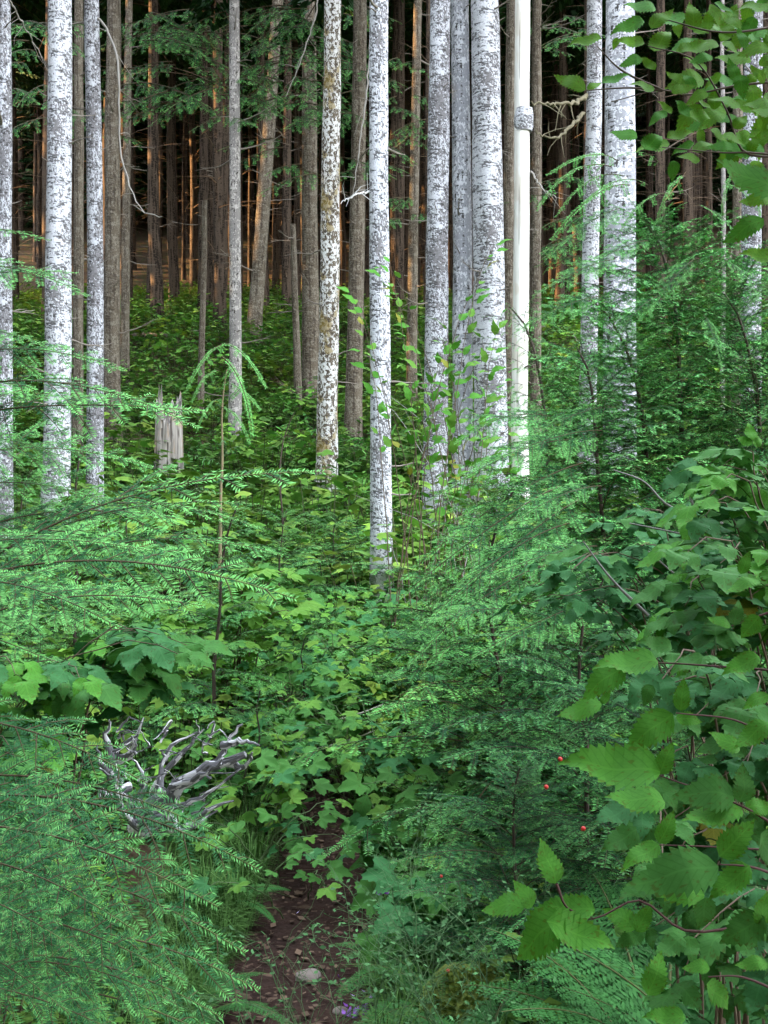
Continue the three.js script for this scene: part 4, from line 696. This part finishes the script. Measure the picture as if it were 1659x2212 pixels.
{ // grass tufts by the path
  const r = rng(7101), g = new GB();
  for (let k = 0; k < 46; k++) { const a = r() * 6.283, m = 0.06 * r(), l = 0.1 + r() * 0.16, p = V(Math.cos(a) * m, -0.01, Math.sin(a) * m), out = V(Math.cos(a), 0, Math.sin(a)), s = V(-out.z, 0, out.x), j = 0.7 + r() * 0.6, c = [0.075 * j, 0.16 * j, 0.035 * j], q = p.clone().addScaledVector(out, l * 0.25).add(V(0, l * 0.8, 0)), e = p.clone().addScaledVector(out, l * (0.6 + r() * 0.3)).add(V(0, l * (0.6 + r() * 0.4), 0));
    const i0 = g.v(p.x + s.x * 0.002, p.y, p.z + s.z * 0.002, c), i1 = g.v(p.x - s.x * 0.002, p.y, p.z - s.z * 0.002, c), i2 = g.v(q.x + s.x * 0.0017, q.y, q.z + s.z * 0.0017, c), i3 = g.v(q.x - s.x * 0.0017, q.y, q.z - s.z * 0.0017, c), i4 = g.v(e.x, e.y, e.z, c); g.t(i0, i1, i2); g.t(i1, i3, i2); g.t(i2, i3, i4); }
  const geo = g.build(), Ms = [];
  for (let k = 0; k < 380; k++) { const d = 2.6 + r() * 3.2, e = r() < 0.6 ? -1 : 1, x = pathX(d) + e * (0.3 + r() * r() * 0.45); Ms.push(new THREE.Matrix4().compose(G(x, -d), new THREE.Quaternion().setFromAxisAngle(UP, r() * 6.28), V(1, 1, 1).multiplyScalar(0.5 + r() * 0.7))); }
  const o = instanced('grass', geo, needleMat, Ms, scene); tag(o, 'fine grass tufts along both edges of the dirt path', 'grass', null, 'stuff');
}
{ // litter on the path: chips, twigs, dead leaves
  const r = rng(7201), g = new GB(), q = V();
  for (let k = 0; k < 420; k++) { const d = 2.8 + r() * 2.8, x = pathX(d) + (r() * 2 - 1) * 0.34, p = G(x, -d, 0.018), a = r() * 6.28, dir = V(Math.cos(a), (r() - 0.4) * 0.3, Math.sin(a)).normalize(), j = 0.5 + r(), l = 0.01 + r() * r() * 0.05;
    if (r() < 0.45) g.tube([p, p.clone().addScaledVector(dir, l), p.clone().addScaledVector(dir, l * 2.4).add(V(0, 0.004, 0.006))], (t) => 0.0022 * (1 - 0.5 * t), 4, [0.11 * j, 0.075 * j, 0.05 * j]); else g.blade(p, dir, V(-dir.z, (r() - .5) * 0.6, dir.x).normalize(), l + 0.012, 0.005 + l * 0.2, [0.11 * j, 0.07 * j, 0.045 * j], 0.5); }
  const o = part('leaf_litter', g.build(), needleMat, scene); tag(o, 'brown twigs, chips and dead leaves scattered on the dirt path', 'litter', null, 'stuff');
}
// path stones
{
  const r = rng(7251);
  for (const [X, d, s, l] of [[800, 4.1, 0.028, 'small pale stone at the right of the path'], [665, 3.75, 0.035, 'grey-brown root knob stone at the left of the path'], [735, 3.5, 0.02, 'small tan stone in the middle of the path']]) { const g = new THREE.IcosahedronGeometry(s, 2), p = g.attributes.position; for (let k = 0; k < p.count; k++) { const f = 1 + wn(p.getX(k) * 40 + X, p.getY(k) * 40 + p.getZ(k) * 30, 5) * 0.5; p.setXYZ(k, p.getX(k) * f * 1.3, p.getY(k) * f * 0.7, p.getZ(k) * f); } g.computeVertexNormals(); const m = part(numbered('stone'), g, plain(0.2, 0.16, 0.13), scene); m.position.copy(onGround(X, d, s * 0.35)); tag(m, l, 'stone'); }
}
// ---------- dead wood ----------
{ // upturned root tangle: weathered grey
  const r = rng(7301), o0 = onGround(330, 3.95), g = thing('root_tangle', 'upturned tangle of weathered grey dead roots left of the path', 'dead wood', o0);
  const mat = (() => { const map = tex(128, 512, (u, v) => { const gr = fbm(u, v, 40, 3, 3, 401), b = fbm(u, v, 5, 8, 4, 411), w = sstep(0.5, 0.58, b); return mix3(mix3([0.06, 0.057, 0.06], [0.2, 0.19, 0.195], gr), [0.66, 0.64, 0.63], w * 0.9); }, true); return new THREE.MeshStandardMaterial({ map, bumpMap: map, bumpScale: 0.006, roughness: 0.9 }); })();
  const root = (name, c, r0, r1, n = 16) => { const pts = new THREE.CatmullRomCurve3(c.map((q) => at(q[0], q[1], q[2] * 0.87).sub(o0))).getPoints(n); for (let k = 1; k < n; k++) pts[k].add(V((r() - .5), (r() - .5), (r() - .5)).multiplyScalar(0.007 + r0 * 0.35)); const gb = new GB(), sd = r() * 50; gb.tube(pts, (t) => lerp(r0, r1, Math.pow(t, 0.8)), 9, WHITE, { us: 1, vs: 0.35, v0: r(), cap: true, bump: (a, l) => (vnoise(a / 6.283 * 6, l * 22 + sd, 6, 4096, 3) - 0.5) * 0.45 }); part(name, gb.build(), mat, g); return pts; };
  root('root_trunk', [[300, 1790, 4.6], [330, 1745, 4.5], [390, 1695, 4.45], [450, 1655, 4.4], [530, 1630, 4.35]], 0.046, 0.013, 12);
  const list = [[[440, 1660, 4.4], [470, 1640, 4.4], [500, 1590, 4.4], [525, 1565, 4.4]], [[480, 1645, 4.4], [530, 1655, 4.35], [545, 1625, 4.3]], [[340, 1760, 4.4], [400, 1735, 4.3], [450, 1710, 4.3], [520, 1660, 4.25]], [[330, 1790, 4.4], [400, 1790, 4.3], [450, 1750, 4.2], [505, 1730, 4.2]], [[290, 1780, 4.4], [370, 1770, 4.3], [400, 1795, 4.2], [470, 1750, 4.2]],
    [[330, 1740, 4.6], [340, 1690, 4.6], [400, 1620, 4.6], [440, 1575, 4.6]], [[345, 1720, 4.55], [350, 1650, 4.6], [385, 1600, 4.6], [430, 1580, 4.6]], [[300, 1760, 4.6], [240, 1680, 4.5], [250, 1630, 4.5], [290, 1590, 4.5], [310, 1550, 4.5]], [[260, 1690, 4.5], [220, 1650, 4.45], [210, 1610, 4.45]], [[280, 1770, 4.45], [250, 1720, 4.3], [245, 1680, 4.3], [215, 1660, 4.3]], [[260, 1640, 4.5], [290, 1620, 4.45], [285, 1590, 4.4]], [[245, 1650, 4.5], [230, 1600, 4.5], [235, 1555, 4.5]], [[300, 1790, 4.4], [265, 1750, 4.3], [260, 1700, 4.25], [250, 1650, 4.25]], [[320, 1800, 4.3], [350, 1785, 4.25], [375, 1740, 4.2]], [[370, 1700, 4.4], [430, 1680, 4.3], [480, 1640, 4.25]], [[300, 1730, 4.6], [310, 1680, 4.6], [285, 1640, 4.6]], [[280, 1700, 4.4], [230, 1720, 4.3], [210, 1690, 4.25]], [[480, 1610, 4.4], [520, 1600, 4.35], [560, 1610, 4.3]]];
  for (const c of list) root('root', c, 0.013 + r() * 0.009, 0.003, 9);
  for (let k = 0; k < 44; k++) { const X = lerp(215, 500, r()), Y = lerp(1580, 1790, r()), d = 4.3 + r() * 0.25; root('rootlet', [[X, Y, d], [X + (r() - .4) * 40, Y - r() * 30, d], [X + (r() - .3) * 90, Y - (r() - .2) * 50, d - 0.1]], 0.005, 0.0015, 7); }
}
{ // broken stump with jagged top
  const r = rng(7401), base = onGround(364, 17), g = thing('broken_stump', 'broken pale grey stump with a jagged splintered top on the slope', 'stump', base), gb = new GB(), hgt = EYE - (835 - 1106) / FPX * 17 - base.y, R = 0.23, n = 30;
  const top = range(n, (k) => hgt * (0.72 + 0.3 * vnoise(k / n * 9, 1, 9, 9, 91) - 0.22 * (k % 3 === 0 ? r() : r() * 0.4))), rows = 9, id = [];
  for (let j = 0; j <= rows; j++) for (let k = 0; k <= n; k++) { const kk = k % n, a = kk / n * 6.2832, y = -0.2 + (top[kk] + 0.2) * j / rows, q = R * (1.12 - 0.25 * j / rows) * (1 + 0.1 * Math.sin(a * 4) + (hash(kk, 0, 5) - 0.5) * 0.16); id.push(gb.v(Math.cos(a) * q, y, Math.sin(a) * q, WHITE, k / n * 2, y / 0.9)); }
  for (let j = 0; j < rows; j++) for (let k = 0; k < n; k++) { const a = j * (n + 1) + k; gb.t(a, a + n + 1, a + 1); gb.t(a + 1, a + n + 1, a + n + 2); }
  const c = gb.v(0, hgt * 0.5, 0, [0.5, 0.4, 0.3], 0.5, 0.5); for (let k = 0; k < n; k++) gb.t(rows * (n + 1) + k, c, rows * (n + 1) + k + 1);
  const sm = tex(256, 512, (u, v) => { const gr = fbm(u, v, 40, 3, 3, 471), cr = sstep(0.55, 0.68, fbm(u, v, 26, 2, 3, 481)), t = fbm(u, v, 4, 4, 3, 491); return mix3(mix3(mix3([0.24, 0.2, 0.17], [0.46, 0.42, 0.37], gr), [0.4, 0.26, 0.15], sstep(0.55, 0.7, t) * 0.6), [0.06, 0.045, 0.035], cr * 0.85); }, true), m = new THREE.MeshStandardMaterial({ map: sm, bumpMap: sm, bumpScale: 0.02, roughness: 0.95, side: THREE.DoubleSide }); part('stump', gb.build(), m, g);
  for (let k = 0; k < 9; k++) { const a = r() * 6.28, s = new GB(), y0 = hgt * (0.3 + r() * 0.45), x = Math.cos(a) * R * 0.9, z = Math.sin(a) * R * 0.9; s.tube([V(x, y0, z), V(x * 1.02, y0 + 0.25, z * 1.02), V(x * 0.98, y0 + 0.4 + r() * 0.25, z * 0.98)], (t) => 0.045 * (1 - t) + 0.003, 5, WHITE, { vs: 0.9 }); part('splinter', s.build(), m, g); }
}
{ // long hanging dead limbs
  const limb = (label, c, rad, col) => { const p0 = at(...c[0]), g = new GB(), pts = new THREE.CatmullRomCurve3(c.map((q) => at(...q).sub(p0))).getPoints(26), jr = rng(Math.round(c[0][0])); for (let k = 1; k < 27; k++) pts[k].add(V(jr() - .5, jr() - .5, jr() - .5).multiplyScalar(rad * 1.6)); g.tube(pts, (t) => rad * (1 - 0.7 * t) * (0.85 + 0.3 * hash(Math.round(t * 26), 3, 7)), 6, col); for (let k = 4; k < 24; k += 3) { const q = pts[k], e = V(jr() - .5, jr() - .7, jr() - .5).normalize(); g.tube([q, q.clone().addScaledVector(e, 0.08 + jr() * 0.1), q.clone().addScaledVector(e, 0.16 + jr() * 0.16).add(V(0.03, -0.03, 0))], (t) => rad * 0.3 * (1 - 0.7 * t), 4, col); } const m = part(numbered('dead_limb'), g.build(), woodMat, scene); m.position.copy(p0); tag(m, label, 'branch'); };
  const grey = [0.24, 0.22, 0.19];
  limb('long pale dead limb arching down right of the speckled trunk', [[212, 40, 12.5], [235, 70, 12.4], [256, 150, 12.2], [258, 290, 12.2], [275, 390, 12.1], [310, 455, 12], [352, 470, 12]], 0.016, grey);
  limb('bare grey limb slanting down from the top edge beside the green boughs', [[692, -30, 15], [680, 40, 15], [650, 130, 15], [618, 208, 15]], 0.014, grey);
  limb('thin bare limb hanging against the brown trunk left of the central trunk', [[800, 90, 11], [790, 220, 11], [775, 330, 11], [762, 430, 11]], 0.012, grey);
  limb('grey dead limb slanting between the two trunks at upper left', [[20, 0, 11], [60, 70, 11.4], [105, 150, 12]], 0.012, grey);
  limb('curved lichened limb reaching left from the thin white-flecked trunk', [[1268, 205, 14], [1240, 222, 13.6], [1200, 226, 13.2], [1150, 222, 13]], 0.032, [0.2, 0.175, 0.11]);
  limb('second curved limb below the first, reaching left from the same trunk', [[1262, 245, 14], [1230, 275, 13.5], [1195, 300, 13.2], [1155, 285, 13]], 0.026, [0.19, 0.165, 0.105]);
  limb('forked bare twig slanting down right of the white snag', [[1146, 370, 12], [1180, 415, 11.8], [1215, 430, 11.6]], 0.012, grey);
  limb('short upturned dead limb left of the central trunk at mid height', [[803, 415, 9.6], [770, 420, 9.4], [735, 438, 9.3]], 0.012, [0.45, 0.43, 0.41]);
}
for (const [X0, d0, X1, d1, rad, label] of [[285, 30.5, 360, 29.5, 0.09, 'reddish fallen log lying high on the slope at left'], [590, 27, 640, 25.5, 0.1, 'grey-brown fallen log at the foot of the thick grey-brown trunk'], [520, 18.6, 560, 18, 0.05, 'short fallen log beside the foot of the slender grey trunk']]) {
  const a = onGround(X0, d0, rad + 0.12), b = onGround(X1, d1, rad + 0.3), g = new GB(); g.tube(range(9, (k) => b.clone().sub(a).multiplyScalar(k / 8).add(V(0, wn(k * 0.7, X0) * 0.1, 0))), (t) => rad * (1 - 0.4 * t), 10, WHITE, { vs: 0.9, cap: true, bump: (q, l) => (vnoise(q, l * 6, 64, 4096, 3) - 0.5) * 0.3 });
  const m = part(numbered('fallen_log'), g.build(), BARK.brown, scene); m.position.copy(a); tag(m, label, 'log');
}
{ // pale dead branches in the gap beyond the path
  const r = rng(7501);
  for (let k = 0; k < 12; k++) { const X = lerp(600, 720, r()), Y = lerp(1560, 1680, r()), d = 6.0 + r() * 0.5, p = at(X, Y, d), a = (r() - 0.5) * 1.2, L = 0.2 + r() * 0.3, g = new GB(); g.tube(bez(V(0, 0, 0), V(L * 0.5, 0.05, 0.02), V(Math.cos(a) * L, Math.sin(a) * L * 0.5, (r() - .5) * 0.2), 5), (t) => 0.009 * (1 - 0.6 * t), 5, [0.5, 0.44, 0.36]); const m = part(numbered('dead_stick'), g.build(), woodMat, scene); m.position.copy(p); tag(m, 'pale dead stick in the brush pile beyond the path', 'stick', 'pale dead sticks beyond the path'); }
}
{ // mossy rotten stump by the path
  const r = rng(7601), base = onGround(965, 3.2), g = thing('rotten_stump', 'mossy rotten stump with red crumbling wood at the bottom edge', 'stump', base);
  const blob = (rx, ry, rz, sd, rough) => { const q = new THREE.IcosahedronGeometry(1, 12), p = q.attributes.position; for (let k = 0; k < p.count; k++) { const x = p.getX(k), y = p.getY(k), z = p.getZ(k), f = 1 + wn(x * 2 + sd, y * 2 + z * 1.7, 7) * 0.5 + wn(x * 9 + sd, y * 9 + z * 8, 9) * rough; p.setXYZ(k, x * f * rx, y * f * ry, z * f * rz); } q.computeVertexNormals(); return q; };
  const mm = new THREE.MeshStandardMaterial({ map: tex(128, 128, (u, v) => mix3([0.06, 0.1, 0.014], [0.19, 0.22, 0.035], fbm(u, v, 12, 12, 3, 431)), true, 3, 3), roughness: 1 });
  const rm = new THREE.MeshStandardMaterial({ map: tex(128, 128, (u, v) => mix3([0.05, 0.014, 0.008], [0.22, 0.07, 0.035], fbm(u, v, 16, 4, 4, 441)), true, 2, 2), roughness: 1 });
  part('moss', blob(0.15, 0.13, 0.15, 3, 0.22), mm, g).position.set(0.08, 0.1, -0.05); part('rotten_wood', blob(0.07, 0.11, 0.07, 9, 0.35), rm, g).position.set(-0.05, 0.03, 0.05);
  const mf = [], rr = rng(7602); const tuft = new GB(); for (let k = 0; k < 14; k++) { const a = rr() * 6.28; tuft.blade(V(0, 0, 0), V(Math.cos(a) * 0.6, 0.8, Math.sin(a) * 0.6).normalize(), V(-Math.sin(a), 0, Math.cos(a)), 0.012, 0.0022, [0.12, 0.16, 0.025], 0.5); }
  for (let k = 0; k < 700; k++) { const a = rr() * 6.28, e = rr() * 1.4, n = V(Math.cos(a) * Math.cos(e), Math.sin(e), Math.sin(a) * Math.cos(e)); mf.push(frame(V(0.08 + n.x * 0.145, 0.1 + n.y * 0.125, -0.05 + n.z * 0.145), V(-n.y, n.x, 0.01), n, 0.8 + rr())); }
  instanced('moss_tufts', tuft.build(), needleMat, mf, g);
}
// ---------- flowers ----------
{
  const r = rng(7701), pm = new THREE.MeshStandardMaterial({ color: new THREE.Color().setRGB(0.3, 0.09, 0.48), roughness: 0.6, side: THREE.DoubleSide }), wm = new THREE.MeshStandardMaterial({ color: new THREE.Color().setRGB(0.6, 0.5, 0.8), roughness: 0.6, side: THREE.DoubleSide });
  const bell = new THREE.LatheGeometry([[0.0015, 0], [0.004, -0.004], [0.006, -0.014], [0.0065, -0.022], [0.009, -0.027]].map(([x, y]) => new THREE.Vector2(x, y)), 9);
  const plant = (label, X, Y, d, n, w) => { const p = at(X, Y, d), root = G(p.x + 0.08, p.z - 0.02), g = thing('penstemon', label, 'flower', root, 'purple penstemons'), tip = p.clone().sub(root), gb = new GB(), pts = bez(V(0, 0, 0), V(0.02, tip.y * 1.25, 0), tip, 8); gb.tube(pts, () => 0.0022, 5, WHITE); part('stem', gb.build(), greenStem, g); for (let k = 0; k < n; k++) { const f = part('bell', bell, pm, g); f.position.copy(tip).add(V((k / n - 0.4) * w, -0.004 - r() * 0.02, (r() - .5) * 0.025)); f.rotation.set((r() - .5) * 0.7, 0, (r() - .5) * 0.7); f.scale.setScalar(0.85 + r() * 0.4); } for (let k = 0; k < 8; k++) { const t = 0.15 + k * 0.09, i = Math.floor(t * 8); place(part('leaf', pick(r, OVAL), LM.mid, g), frame(pts[i], V(r() - .5, 0.1, r() - .5), UP, 0.05)); } };
  plant('penstemon with a hanging cluster of purple bells at the path bend', 815, 1910, 4.1, 9, 0.075);
  plant('low penstemon with a few purple bells at the bottom edge by the path', 775, 2165, 3.35, 5, 0.06);
  const pet = leaflet(5, { n: 4, wid: 0.4, droop: -0.3 }).build();
  [[765, 2160], [752, 2185], [790, 2150], [800, 2170], [745, 2205], [790, 2192], [640, 1985], [735, 2120], [812, 2145]].forEach(([X, Y], k) => { const d = 1.6 * FPX / (Y - 1106), m = part(numbered('fallen_petal'), pet, k % 3 ? pm : wm, scene); place(m, frame(onGround(X, d, 0.012 + 0.01 * r()), V(r() - .5, 0.1, r() - .5), UP, 0.018)); tag(m, 'small purple petal fallen at the edge of the path', 'petal', 'fallen petals on the path'); });
}
scene.traverse((o) => { if (o.isMesh) { o.castShadow = true; o.receiveShadow = true; } });
renderer.render(scene, camera);
